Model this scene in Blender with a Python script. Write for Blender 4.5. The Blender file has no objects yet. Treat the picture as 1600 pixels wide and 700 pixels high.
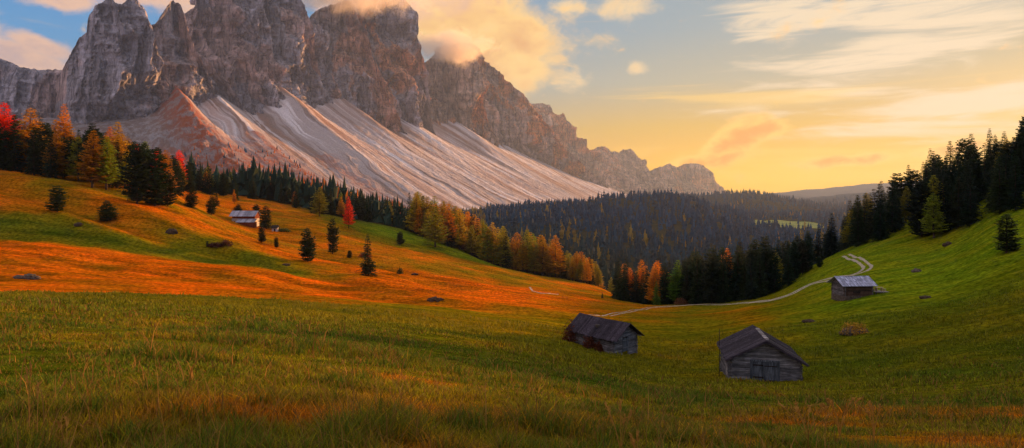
import bpy, math, random
import numpy as np

rng = np.random.default_rng(7)
random.seed(7)
F, CX, HY = 953.0, 800.0, 310.0      # focal length, centre and horizon of the 1600 wide photograph, used to survey the place
scene = bpy.context.scene
col = scene.collection

# ------------------------------------------------------------------ helpers
def hash3(i, j, k, seed):
    with np.errstate(over='ignore'):
        h = (i.astype(np.int64) * 374761393 + j.astype(np.int64) * 668265263 + k.astype(np.int64) * 2147483647 + seed * 1274126177) & 0xffffffff
        h = ((h ^ (h >> 13)) * 1274126177) & 0xffffffff
        h = ((h ^ (h >> 16)) * 2246822519) & 0xffffffff
        h = h ^ (h >> 15)
    return (h & 0xffff) / 65535.0 * 2 - 1

def vnoise(x, y, z=None, seed=0):
    x = np.asarray(x, float); y = np.asarray(y, float)
    if z is None: z = np.zeros_like(x)
    xi, yi, zi = np.floor(x), np.floor(y), np.floor(z)
    fx, fy, fz = x - xi, y - yi, z - zi
    fx = fx * fx * fx * (fx * (fx * 6 - 15) + 10); fy = fy * fy * fy * (fy * (fy * 6 - 15) + 10); fz = fz * fz * (3 - 2 * fz)
    r = 0
    for a in (0, 1):
        for b in (0, 1):
            for c in (0, 1):
                w = (fx if a else 1 - fx) * (fy if b else 1 - fy) * (fz if c else 1 - fz)
                r = r + w * hash3(xi + a, yi + b, zi + c, seed)
    return r

def fbm(x, y, z=None, oct=4, seed=0, gain=.5):
    r, a, n = 0, 1, 0
    x = np.asarray(x, float); y = np.asarray(y, float)
    for i in range(oct):
        s = 2.03 ** i
        r = r + a * vnoise(x * s + 13.7 * i, y * s + 7.1 * i, None if z is None else z * s, seed + i * 17)
        n += a; a *= gain
    return r / n

def ridged(x, y, z=None, seed=0):
    return 1 - np.abs(vnoise(x, y, z, seed)) * 2

def pchip(xk, yk, x):
    xk = np.asarray(xk, float); yk = np.asarray(yk, float); x = np.asarray(x, float)
    h = np.diff(xk); d = np.diff(yk) / h
    m = np.zeros_like(yk)
    for i in range(1, len(xk) - 1):
        if d[i - 1] * d[i] > 0:
            w1 = 2 * h[i] + h[i - 1]; w2 = h[i] + 2 * h[i - 1]
            m[i] = (w1 + w2) / (w1 / d[i - 1] + w2 / d[i])
    m[0], m[-1] = d[0], d[-1]
    x = np.clip(x, xk[0], xk[-1])
    i = np.clip(np.searchsorted(xk, x) - 1, 0, len(xk) - 2)
    t = (x - xk[i]) / h[i]
    return ((1 + 2 * t) * (1 - t) ** 2 * yk[i] + t * (1 - t) ** 2 * h[i] * m[i] + t * t * (3 - 2 * t) * yk[i + 1] + t * t * (t - 1) * h[i] * m[i + 1])

def sstep(a, b, x):
    t = np.clip((x - a) / (b - a), 0, 1)
    return t * t * (3 - 2 * t)

def mesh_np(name, v, f, mat=None, smooth=False, col_attr=None, parent=None, link=True):
    me = bpy.data.meshes.new(name)
    v = np.asarray(v, np.float32); f = np.asarray(f, np.int32)
    n, k = f.shape
    me.vertices.add(len(v)); me.vertices.foreach_set('co', v.ravel())
    me.loops.add(n * k); me.loops.foreach_set('vertex_index', f.ravel())
    me.polygons.add(n); me.polygons.foreach_set('loop_start', np.arange(0, n * k, k, dtype=np.int32))
    me.polygons.foreach_set('loop_total', np.full(n, k, np.int32))
    me.update(calc_edges=True)
    me.polygons.foreach_set('use_smooth', np.full(n, smooth))
    if col_attr is not None:
        a = me.color_attributes.new('tint', 'FLOAT_COLOR', 'POINT')
        c = np.ones((len(v), 4), np.float32); c[:, :3] = col_attr
        a.data.foreach_set('color', c.ravel())
    if mat: me.materials.append(mat)
    if not link: return me
    o = bpy.data.objects.new(name, me); col.objects.link(o)
    if parent: o.parent = parent
    return o

def gridfaces(nr, nc):
    i = np.arange(nr - 1)[:, None] * nc + np.arange(nc - 1)[None, :]
    i = i.ravel()
    return np.stack([i, i + 1, i + nc + 1, i + nc], 1)

class MB:
    """collects quads / tris, builds ONE mesh"""
    def __init__(s): s.v = []; s.f = []
    def add(s, vs, fs):
        n = len(s.v); s.v += [tuple(p) for p in vs]; s.f += [tuple(i + n for i in q) for q in fs]
    def box(s, x0, x1, y0, y1, z0, z1, jit=0.0):
        j = lambda: random.uniform(-jit, jit)
        vs = [(x + j(), y + j(), z + j()) for x, y, z in ((x0, y0, z0), (x1, y0, z0), (x1, y1, z0), (x0, y1, z0), (x0, y0, z1), (x1, y0, z1), (x1, y1, z1), (x0, y1, z1))]
        s.add(vs, [(0, 3, 2, 1), (4, 5, 6, 7), (0, 1, 5, 4), (1, 2, 6, 5), (2, 3, 7, 6), (3, 0, 4, 7)])
    def tube(s, p, q, r0, r1, n=8, cap=True):
        p = np.array(p, float); q = np.array(q, float); d = q - p; L = np.linalg.norm(d); d /= L
        a = np.cross(d, (0, 0, 1)) if abs(d[2]) < .9 else np.cross(d, (1, 0, 0)); a /= np.linalg.norm(a); b = np.cross(d, a)
        vs = []
        for c, r in ((p, r0), (q, r1)):
            for i in range(n):
                t = 2 * math.pi * i / n; vs.append(c + r * (math.cos(t) * a + math.sin(t) * b))
        fs = [(i, i + n, (i + 1) % n + n, (i + 1) % n) for i in range(n)]
        if cap: fs += [tuple(range(n)), tuple(range(2 * n - 1, n - 1, -1))]
        s.add(vs, fs)
    def slab(s, a, b, c, d, t):
        """quad a b c d (upper face) thickened downwards by t along its normal"""
        P = [np.array(q, float) for q in (a, b, c, d)]
        n = np.cross(P[1] - P[0], P[3] - P[0]); n /= np.linalg.norm(n)
        if n[2] < 0: n = -n
        vs = P + [q - n * t for q in P]
        s.add(vs, [(0, 1, 2, 3), (7, 6, 5, 4), (0, 4, 5, 1), (1, 5, 6, 2), (2, 6, 7, 3), (3, 7, 4, 0)])
    def build(s, name, mat, parent=None, smooth=False):
        me = bpy.data.meshes.new(name); me.from_pydata(s.v, [], s.f); me.materials.append(mat)
        if smooth: me.polygons.foreach_set('use_smooth', [True] * len(me.polygons))
        o = bpy.data.objects.new(name, me); col.objects.link(o)
        if parent: o.parent = parent
        return o

def tag(o, label=None, cat=None, group=None, kind=None):
    if label: o['label'] = label
    if cat: o['category'] = cat
    if group: o['group'] = group
    if kind: o['kind'] = kind
    return o

def empty(name, loc, rz=0.0):
    o = bpy.data.objects.new(name, None); o.empty_display_size = .3; col.objects.link(o)
    o.location = loc; o.rotation_euler = (0, 0, rz); return o

# ------------------------------------------------------------------ materials
class NT:
    def __init__(s, name):
        s.m = bpy.data.materials.new(name); s.m.use_nodes = True; s.t = s.m.node_tree
        s.b = s.t.nodes['Principled BSDF']; s.out = s.t.nodes['Material Output']
        s.b.inputs['Roughness'].default_value = .9
        s.b.inputs['Specular IOR Level'].default_value = .15
    def n(s, ty, ins={}, **kw):
        nd = s.t.nodes.new(ty)
        for k, v in kw.items(): setattr(nd, k, v)
        for k, v in ins.items():
            if isinstance(v, bpy.types.NodeSocket): s.t.links.new(v, nd.inputs[k])
            else: nd.inputs[k].default_value = v
        return nd
    def link(s, a, b): s.t.links.new(a, b)
    def noise(s, vec, scale, detail=6, rough=.6, dist=0): return s.n('ShaderNodeTexNoise', {'Vector': vec, 'Scale': scale, 'Detail': detail, 'Roughness': rough, 'Distortion': dist})
    def mapping(s, vec, scale=(1, 1, 1), rot=(0, 0, 0)): return s.n('ShaderNodeMapping', {'Vector': vec, 'Scale': scale, 'Rotation': rot}).outputs[0]
    def ramp(s, fac, stops):
        r = s.n('ShaderNodeValToRGB', {'Fac': fac}); e = r.color_ramp.elements
        while len(e) > 1: e.remove(e[-1])
        e[0].position = stops[0][0]; e[0].color = (*stops[0][1], 1)
        for p, c in stops[1:]: q = e.new(p); q.color = (*c, 1)
        return r.outputs['Color']
    def mul(s, a, b, fac=1.0): return s.mix(a, b, fac, 'MULTIPLY')
    def mix(s, a, b, fac=.5, mode='MIX'):
        m = s.n('ShaderNodeMix', data_type='RGBA', blend_type=mode)
        for k, v in ((0, fac), (6, a), (7, b)):
            if isinstance(v, bpy.types.NodeSocket): s.link(v, m.inputs[k])
            else: m.inputs[k].default_value = v if k == 0 else (*v, 1)
        return m.outputs[2]
    def math(s, op, a, b=0.0, c=0.0):
        m = s.n('ShaderNodeMath', operation=op)
        for k, v in enumerate((a, b, c)):
            if isinstance(v, bpy.types.NodeSocket): s.link(v, m.inputs[k])
            else: m.inputs[k].default_value = v
        return m.outputs[0]
    def bump(s, h, dist, strength=1.0, normal=None):
        ins = {'Height': h, 'Distance': dist, 'Strength': strength}
        if normal: ins['Normal'] = normal
        return s.n('ShaderNodeBump', ins).outputs[0]
    def done(s, color, normal=None, rough=None):
        s.link(color, s.b.inputs['Base Color'])
        if normal: s.link(normal, s.b.inputs['Normal'])
        if rough is not None: s.b.inputs['Roughness'].default_value = rough
        return s.m

g3 = lambda v: (v, v, v)

def mat_ground():
    t = NT('meadow'); p = t.n('ShaderNodeTexCoord').outputs['Object']; a = t.n('ShaderNodeAttribute', attribute_name='tint').outputs['Color']
    n1 = t.noise(p, 1.3, 8, .65).outputs[0]; n2 = t.noise(t.mapping(p, (.05, .35, .35), (0, 0, .25)), 1, 6, .6).outputs[0]; n3 = t.noise(p, .11, 5, .6).outputs[0]
    c = t.mul(a, t.ramp(n1, [(.36, g3(.45)), (.64, g3(1.5))])); c = t.mul(c, t.ramp(n2, [(.34, (.5, .62, .6)), (.66, (1.3, 1.2, 1.2))]))
    c = t.mul(c, t.ramp(n3, [(.35, (.8, .95, .9)), (.65, (1.2, 1.05, 1.0))]))
    t.b.inputs['Specular IOR Level'].default_value = 0; return t.done(c, t.bump(n1, .25, .8, t.bump(n2, .5, .6)), 1.0)

def mat_rock():
    t = NT('dolomite_rock'); p = t.n('ShaderNodeTexCoord').outputs['Object']; a = t.n('ShaderNodeAttribute', attribute_name='tint').outputs['Color']
    v = t.noise(t.mapping(p, (1, 1, .22)), .035, 10, .72, .6).outputs[0]
    h = t.noise(t.mapping(p, (.12, .12, 1)), .05, 8, .65).outputs[0]
    f = t.noise(p, .12, 6, .7).outputs[0]
    c = t.mul(a, t.ramp(v, [(.36, g3(.35)), (.5, g3(1.0)), (.64, g3(1.65))])); c = t.mul(c, t.ramp(h, [(.35, g3(.8)), (.62, g3(1.2))]))
    wv_ = t.n('ShaderNodeVectorMath', {0: p, 1: t.n('ShaderNodeVectorMath', {0: t.noise(p, .02, 4).outputs[1], 'Scale': 40.0}, operation='SCALE').outputs[0]}, operation='ADD').outputs[0]
    cr = t.n('ShaderNodeTexVoronoi', {'Vector': t.mapping(wv_, (1, 1, .16)), 'Scale': .016}, feature='DISTANCE_TO_EDGE').outputs['Distance']
    cr2 = t.n('ShaderNodeTexVoronoi', {'Vector': t.mapping(wv_, (1, 1, .3)), 'Scale': .05}, feature='DISTANCE_TO_EDGE').outputs['Distance']
    c = t.mul(c, t.ramp(cr, [(0, g3(.45)), (.05, g3(.9)), (.12, g3(1.05))])); c = t.mul(c, t.ramp(cr2, [(0, g3(.82)), (.08, g3(1.03))]))
    v = t.math('ADD', v, t.math('ADD', t.math('MULTIPLY', t.math('MINIMUM', cr, .12), 2.2), t.math('MULTIPLY', t.math('MINIMUM', cr2, .1), .5)))
    hh = t.math('ADD', t.math('MULTIPLY', v, 1.2), t.math('ADD', t.math('MULTIPLY', h, .5), t.math('MULTIPLY', f, .35)))
    return t.done(c, t.bump(hh, 40, .9), .95)

def mat_scree():
    t = NT('scree_gravel'); p = t.n('ShaderNodeTexCoord').outputs['Object']; a = t.n('ShaderNodeAttribute', attribute_name='tint').outputs['Color']
    n = t.noise(p, .16, 8, .75).outputs[0]; n2 = t.noise(p, .02, 6, .6).outputs[0]
    c = t.mul(a, t.ramp(n, [(.3, g3(.7)), (.7, g3(1.25))]))
    return t.done(c, t.bump(t.math('ADD', n, n2), 6, .6), .95)

def mat_attr(name, rough=.85, translucent=0.0, objcol=False, var=.35):
    t = NT(name)
    if objcol:
        a = t.n('ShaderNodeObjectInfo').outputs['Color']
    else: a = t.n('ShaderNodeAttribute', attribute_name='tint').outputs['Color']
    geo = t.n('ShaderNodeNewGeometry').outputs['Random Per Island'] if var else None
    if var: a = t.mul(a, t.ramp(geo, [(0, g3(1 - var)), (1, g3(1 + var))]))
    t.link(a, t.b.inputs['Base Color']); t.b.inputs['Roughness'].default_value = rough
    if translucent:
        tr = t.n('ShaderNodeBsdfTranslucent', {'Color': a}).outputs[0]
        m = t.n('ShaderNodeMixShader', {'Fac': translucent}); t.link(t.b.outputs[0], m.inputs[1]); t.link(tr, m.inputs[2]); t.link(m.outputs[0], t.out.inputs['Surface'])
    return t.m

def mat_wood(name, base, light, along='x', scale=1.0, stripes=0):
    t = NT(name); p = t.n('ShaderNodeTexCoord').outputs['Object']
    st = {'x': (.6, 9, 9), 'y': (9, .6, 9), 'z': (9, 9, .6)}[along]
    st = tuple(v * scale for v in st)
    n = t.noise(t.mapping(p, st), 1.6, 8, .7, .5).outputs[0]; n2 = t.noise(p, 1.4, 4).outputs[0]
    isl = t.n('ShaderNodeNewGeometry').outputs['Random Per Island']
    c = t.ramp(n, [(.28, tuple(v * .25 for v in base)), (.48, base), (.72, light)])
    c = t.mul(c, t.ramp(n2, [(.3, g3(.65)), (.7, g3(1.25))])); c = t.mul(c, t.ramp(isl, [(0, g3(.6)), (1, g3(1.35))]))
    return t.done(c, t.bump(n, .02, .8), .85)

def mat_plain(name, c, rough=.9, var=.3, sc=6.0, bump=.03):
    t = NT(name); p = t.n('ShaderNodeTexCoord').outputs['Object']; n = t.noise(p, sc, 6, .65).outputs[0]
    cc = t.ramp(n, [(.3, tuple(v * (1 - var) for v in c)), (.7, tuple(v * (1 + var) for v in c))])
    return t.done(cc, t.bump(n, bump, .7), rough)

M = dict(ground=mat_ground(), rock=mat_rock(), scree=mat_scree(),
         foliage=mat_attr('needle_foliage', .8, .4, True, .45), far_foliage=mat_attr('far_needle_foliage', .9, 0, False, .25),
         grass=mat_attr('grass_blades', .7, .35, False, .3),
         bark=mat_wood('bark', (.06, .04, .028), (.12, .085, .06), 'z', .5),
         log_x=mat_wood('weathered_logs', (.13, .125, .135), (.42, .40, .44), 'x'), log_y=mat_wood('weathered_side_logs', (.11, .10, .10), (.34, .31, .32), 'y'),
         door=mat_wood('grey_door_boards', (.07, .08, .095), (.21, .23, .27), 'z'),
         roof=mat_wood('dark_roof_boards', (.04, .031, .041), (.10, .083, .105), 'x', .8),
         shingle=mat_wood('silver_shingles', (.36, .37, .50), (.7, .72, .9), 'y', 1.0),
         barn_roof=mat_wood('pale_metal_roof', (.35, .36, .44), (.55, .57, .68), 'y', .6),
         redwood=mat_wood('red_brown_boards', (.16, .035, .015), (.3, .07, .03), 'z', .8),
         brown=mat_wood('brown_logs', (.07, .04, .028), (.16, .09, .06), 'x'),
         ridge=mat_wood('pale_ridge_boards', (.3, .26, .25), (.55, .48, .46), 'x', 2.0),
         plaster=mat_plain('white_plaster', (.55, .5, .47)), stone=mat_plain('grey_stone', (.115, .09, .07), .95, .6, 3.0, .12),
         dirt=mat_plain('molehill_dirt', (.07, .045, .03), 1, .5, 3, .1), track=mat_plain('pale_gravel', (.42, .35, .26), 1, .45, .8, .05),
         pole=mat_wood('dark_pole', (.03, .022, .02), (.07, .05, .04), 'z'), bench=mat_wood('pale_planks', (.5, .4, .22), (.7, .6, .36), 'x'))

# ------------------------------------------------------------------ the land: surveyed profiles (unseen right crests raised for shade), one per bearing, (distance in m, picture row)
FARL = [(420, 300), (700, 312), (1300, 335), (3000, 330), (6000, 318), (12000, 312)]
COLS = {
 -500: [(4, 715), (8, 580), (16, 512), (32, 475), (60, 450), (75, 443), (85, 443), (110, 425), (130, 392), (150, 350), (170, 285), (210, 225), (260, 190), (320, 190), (400, 210)] + FARL,
 -200: [(4, 715), (8, 580), (16, 515), (32, 480), (64, 455), (78, 450), (86, 450), (110, 438), (130, 405), (145, 378), (153, 372), (164, 330), (190, 275), (215, 245), (260, 225), (320, 235)] + FARL,
 0:    [(4, 715), (8, 582), (16, 518), (32, 482), (64, 460), (80, 455), (90, 456), (110, 440), (130, 408), (145, 380), (153, 376), (164, 345), (185, 300), (210, 268), (250, 252), (320, 262)] + FARL,
 200:  [(4, 710), (8, 588), (16, 528), (32, 492), (64, 468), (85, 461), (95, 461), (115, 447), (135, 420), (150, 398), (158, 396), (170, 362), (190, 322), (210, 298), (250, 282), (320, 282)] + FARL,
 400:  [(4, 705), (8, 600), (16, 545), (32, 507), (64, 480), (90, 470), (100, 470), (122, 455), (142, 432), (158, 417), (166, 416), (182, 392), (215, 372), (262, 353), (300, 330), (350, 312), (420, 306)] + FARL[1:],
 500:  [(4, 702), (8, 610), (16, 558), (32, 518), (64, 488), (92, 474), (102, 473), (125, 460), (150, 442), (172, 426), (195, 408), (235, 385), (280, 358), (320, 341), (370, 332), (450, 330)] + FARL[1:],
 600:  [(4, 700), (8, 620), (16, 570), (32, 530), (64, 497), (95, 479), (108, 476), (130, 466), (160, 445), (190, 424), (230, 404), (270, 388), (300, 376), (330, 362), (370, 352), (450, 350), (700, 345), (1300, 345), (3000, 330), (12000, 312)],
 700:  [(4, 700), (8, 630), (16, 585), (32, 545), (64, 509), (100, 487), (135, 472), (165, 455), (200, 435), (240, 417), (285, 401), (305, 398), (330, 386), (370, 380), (450, 385), (700, 372), (1100, 352), (1600, 338), (3000, 328), (12000, 312)],
 800:  [(4, 700), (8, 640), (16, 598), (32, 560), (64, 524), (100, 498), (140, 479), (175, 461), (215, 445), (265, 429), (300, 422), (330, 424), (400, 435), (500, 432), (700, 395), (950, 356), (1350, 326), (2000, 330), (3500, 322), (12000, 312)],
 870:  [(4, 700), (8, 648), (16, 610), (32, 575), (58, 545), (75, 527), (100, 508), (140, 486), (190, 464), (240, 450), (300, 438), (325, 435), (360, 440), (450, 455), (550, 445), (800, 385), (1100, 340), (1450, 320), (2000, 328), (3500, 320), (12000, 311)],
 940:  [(4, 700), (8, 655), (16, 622), (32, 590), (55, 564), (74, 547), (100, 517), (140, 493), (200, 474), (250, 461), (310, 449), (330, 447), (370, 455), (450, 480), (600, 450), (850, 385), (1200, 334), (1600, 314), (2200, 326), (4000, 318), (12000, 311)],
 1000: [(4, 700), (8, 659), (16, 630), (32, 602), (53, 580), (75, 553), (105, 518), (145, 493), (195, 479), (215, 474), (240, 474), (300, 490), (450, 505), (650, 450), (900, 385), (1300, 330), (1650, 311), (2300, 325), (4000, 318), (12000, 311)],
 1060: [(4, 700), (8, 662), (16, 637), (32, 613), (51, 594), (75, 560), (110, 515), (150, 492), (200, 478), (216, 476), (250, 490), (330, 520), (480, 515), (700, 445), (950, 385), (1350, 330), (1700, 312), (2300, 325), (3200, 306), (5000, 318), (12000, 311)],
 1190: [(4, 700), (8, 667), (16, 644), (30, 621), (40, 607), (50, 595), (56, 582), (70, 556), (90, 520), (118, 492), (160, 472), (185, 465), (204, 462), (240, 480), (320, 515), (500, 510), (750, 430), (1050, 378), (1350, 357), (1650, 343), (2100, 338), (2400, 326), (3000, 304), (4000, 318), (8300, 306), (12000, 311)],
 1280: [(4, 700), (8, 670), (16, 648), (30, 626), (40, 611), (51, 590), (70, 552), (92, 508), (116, 478), (145, 452), (170, 432), (200, 414), (216, 408), (250, 418), (330, 450), (500, 460), (800, 400), (1150, 372), (1450, 352), (1700, 344), (2200, 336), (3000, 320), (3400, 322), (5000, 307), (6000, 314), (8300, 300), (12000, 306)],
 1340: [(4, 700), (8, 671), (16, 649), (30, 628), (40, 611), (51, 588), (70, 545), (90, 500), (114, 464), (140, 434), (165, 410), (190, 396), (215, 386), (240, 380), (300, 385), (400, 410), (700, 405), (1200, 375), (1800, 345), (2400, 332), (3200, 324), (5000, 301), (6200, 312), (8300, 290), (12000, 306)],
 1450: [(4, 700), (8, 671), (16, 648), (30, 622), (40, 600), (51, 573), (70, 525), (90, 485), (114, 447), (140, 415), (165, 390), (185, 368), (210, 346), (250, 318), (290, 300), (360, 310), (500, 350), (900, 370), (1500, 350), (2400, 330), (4800, 300), (6000, 305), (8200, 284), (12000, 300)],
 1600: [(4, 700), (8, 672), (16, 645), (30, 610), (45, 570), (60, 522), (80, 466), (100, 420), (120, 378), (138, 345), (152, 328), (175, 298), (215, 268), (265, 248), (330, 255), (500, 310), (900, 350), (1500, 345), (4500, 312), (7500, 285), (12000, 300)],
 1700: [(4, 670), (8, 670), (16, 640), (30, 598), (45, 551), (60, 498), (80, 440), (100, 390), (120, 350), (150, 300), (190, 254), (265, 200), (330, 215), (500, 300), (900, 350), (12000, 300)],  # unseen crest, raised to shade the foreground
 1800: [(4, 700), (8, 668), (16, 632), (30, 585), (45, 530), (60, 472), (80, 410), (100, 360), (120, 318), (150, 272), (190, 235), (265, 160), (330, 180), (500, 290), (900, 350), (12000, 300)],  # out of view, crest raised to keep low sun off the grass
 2100: [(4, 700), (8, 660), (16, 610), (30, 550), (45, 480), (60, 415), (80, 350), (100, 300), (130, 245), (190, 130), (265, 90), (330, 110), (500, 280), (900, 350), (12000, 300)],  # likewise raised out of view to block the sun
}
LD = np.linspace(math.log(3), math.log(12000), 900)
cx = sorted(COLS)
prof = np.array([pchip(np.log([q[0] for q in COLS[c]]), [q[1] for q in COLS[c]], LD) for c in cx])
PX = np.arange(-500, 2101, 4.0)
TAB = np.array([pchip(cx, prof[:, i], PX) for i in range(len(LD))]).T      # rows by bearing, columns by distance
# smooth the table a little along both axes
def blur(a, k, ax):
    w = np.hanning(2 * k + 3)[1:-1]; w /= w.sum()
    p = np.pad(a, [(k, k) if i == ax else (0, 0) for i in range(2)], mode='edge')
    return np.apply_along_axis(lambda r: np.convolve(r, w, 'valid'), ax, p)
TAB = blur(blur(TAB, 9, 0), 4, 1)

def bil(T, X, Y):
    Yd = np.sqrt(np.maximum(Y, 0) ** 2 + 9.0)
    px = np.clip(CX + F * X / Yd, PX[0], PX[-1])
    i = (px - PX[0]) / 4.0; j = (np.log(np.clip(Yd, 3.001, 11900)) - LD[0]) / (LD[1] - LD[0])
    i0 = np.clip(np.floor(i).astype(int), 0, len(PX) - 2); j0 = np.clip(np.floor(j).astype(int), 0, len(LD) - 2)
    a, b = i - i0, j - j0
    r = (1 - a) * (1 - b) * T[i0, j0] + a * (1 - b) * T[i0 + 1, j0] + (1 - a) * b * T[i0, j0 + 1] + a * b * T[i0 + 1, j0 + 1]
    return r, px, Yd

def H(X, Y):
    X = np.asarray(X, float); Y = np.asarray(Y, float)
    y, px, Yd = bil(TAB, X, Y)
    z = -(y - HY) / F * Yd
    near = np.clip(Yd / 40, 0, 1)
    z = z + fbm(X / 4.5, Y / 4.5, oct=3, seed=3) * (.05 + .12 * near) + fbm(X / 22, Y / 22, oct=3, seed=9) * .5 * near * sstep(20, 90, Yd)
    z = z + (fbm((X - .35 * Y) / 60, (Y + .3 * X) / 11, oct=3, seed=29) * 1.7) * sstep(95, 135, Yd) * (1 - sstep(300, 380, Yd)) * (1 - sstep(-20, 40, X))
    z = z + fbm(X / 190, Y / 230, oct=4, seed=19) * 17 * sstep(450, 1400, Yd)
    z = z + fbm(X / 1300, Y / 900, oct=3, seed=23) * 75 * sstep(3600, 6000, Yd)
    z = z + .04 * np.minimum(Y, 0) 
    return z
h1 = lambda x, y: float(H(np.array([x]), np.array([y]))[0])

def hit(px, py, dmin=20, dmax=3000):
    """first distance on this bearing at which the ground shows at this row"""
    d = np.exp(np.linspace(math.log(dmin), math.log(dmax), 1500)); X = (px - CX) / F * d
    row = HY - H(X, d) / d * F
    k = np.where(row <= py)[0]
    return float(d[k[0]]) if len(k) else float(d[np.argmin(row)])
def at(px, d, dz=0.0):
    X = (px - CX) / F * d
    return (X, d, h1(X, d) + dz)
def at_row(px, py, dmin=20, dmax=3000, dz=0.0): return at(px, hit(px, py, dmin, dmax), dz)

# how straw-coloured the grass is (0 green .. 1 orange straw) on the same bearings
OR = {
 -500: [(3, .25), (75, .2), (86, 1), (140, 1), (150, .1), (165, .15), (172, .7), (400, .6)],
 0:    [(3, .22), (78, .2), (84, 1), (150, 1), (154, .1), (164, .12), (168, .8), (195, .75), (400, .7)],
 200:  [(3, .22), (84, .2), (90, 1), (154, 1), (158, .08), (165, .12), (169, .85), (196, .75), (203, .4), (215, .7), (400, .7)],
 400:  [(3, .25), (90, .2), (97, .95), (158, 1), (163, .2), (172, .35), (185, .85), (230, .6), (245, .8), (400, .85)],
 600:  [(3, .24), (60, .3), (100, .3), (112, .5), (128, 1), (190, 1), (205, .7), (275, .75), (305, .45), (325, .1), (380, .2), (500, .4)],
 800:  [(3, .26), (60, .38), (100, .4), (128, .65), (150, 1), (205, 1), (225, .55), (290, .7), (330, .4), (600, .3)],
 940:  [(3, .28), (60, .38), (100, .45), (140, .6), (170, .75), (230, .9), (300, .7), (600, .3)],
 1060: [(3, .3), (35, .42), (60, .4), (100, .45), (150, .55), (200, .65), (240, .3)],
 1190: [(3, .3), (25, .45), (38, .62), (46, .38), (70, .35), (110, .5), (150, .62), (185, .35), (240, .25)],
 1340: [(3, .33), (20, .48), (34, .6), (46, .28), (80, .22), (110, .25), (150, .2), (210, .12), (225, .4)],
 1450: [(3, .35), (16, .55), (28, .5), (40, .25), (80, .25), (110, .15), (150, .12), (190, .5), (215, .5)],
 1600: [(3, .35), (14, .55), (26, .45), (40, .28), (80, .2), (130, .18), (160, .4)],
 2100: [(3, .5), (26, .5), (40, .28), (80, .2), (150, .2)],
}
ox = sorted(OR)
op = np.array([np.interp(LD, np.log([q[0] for q in OR[c]]), [q[1] for q in OR[c]]) for c in ox])
OTAB = np.array([np.interp(PX, ox, op[:, i]) for i in range(len(LD))]).T
OTAB = blur(blur(OTAB, 8, 0), 2, 1)

def ground_tint(X, Y):
    o, px, Yd = bil(OTAB, X, Y)
    n = fbm(X / 9, Y / 9, oct=4, seed=41) * (1.5 - .5 * sstep(10, 80, Yd)); nb = fbm(X / 40, Y / 25, oct=3, seed=55); nf = fbm(X / 2.2, Y / 2.2, oct=3, seed=61)
    w = sstep(8, 60, Yd)
    o = o - .08 * (1 - sstep(30, 60, Yd))
    o = np.clip(o + n * (.48 - .26 * w) + nb * .2 + nf * .3 * (1 - w), 0, 1)
    green = np.array([.082, .105, .005]); mid = np.array([.19, .145, .004]); org = np.array([.60, .122, .003])
    t1 = np.clip(o / .5, 0, 1)[..., None]; t2 = np.clip((o - .5) / .5, 0, 1)[..., None]
    c = green * (1 - t1) + mid * t1; c = c * (1 - t2) + org * t2
    # short bright pasture on the right-hand slope and below the larches
    lush = sstep(70, 120, Yd) * sstep(1180, 1300, px) * (1 - sstep(260, 300, Yd)) + sstep(306, 318, Yd) * (1 - sstep(372, 390, Yd)) * sstep(540, 600, px) * (1 - sstep(780, 860, px))
    lush = np.clip(lush * (1 - o * .8), 0, 1)[..., None]
    c = c * (1 - lush) + np.array([.17, .22, .006]) * lush
    # forest floor, then a blue that paints distance haze onto far land
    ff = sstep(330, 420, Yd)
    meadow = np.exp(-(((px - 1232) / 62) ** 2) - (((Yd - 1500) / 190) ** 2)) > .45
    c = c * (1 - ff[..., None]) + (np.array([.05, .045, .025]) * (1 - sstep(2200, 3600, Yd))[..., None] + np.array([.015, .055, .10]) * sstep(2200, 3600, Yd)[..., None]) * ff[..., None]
    c = np.where((meadow & (Yd > 900))[..., None], np.array([.30, .34, .12]), c)
    return c

# ground sheet
Yr = np.concatenate([np.linspace(-60, 2.5, 26), np.exp(np.linspace(math.log(3), math.log(8600), 820))])
S = np.linspace(-1, 1, 760); S = S * 1.08
W = np.maximum(Yr, 0) + 95 / (1 + np.maximum(Yr, 0) / 300) 
GX = S[None, :] * W[:, None]; GY = np.repeat(Yr[:, None], len(S), 1)
GZ = H(GX, GY)
tint = ground_tint(GX, GY)
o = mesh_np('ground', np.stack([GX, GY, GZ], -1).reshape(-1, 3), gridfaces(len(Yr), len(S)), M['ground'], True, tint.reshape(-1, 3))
tag(o, 'autumn meadow and wooded valley floor running to the horizon', None, None, 'structure')

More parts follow.
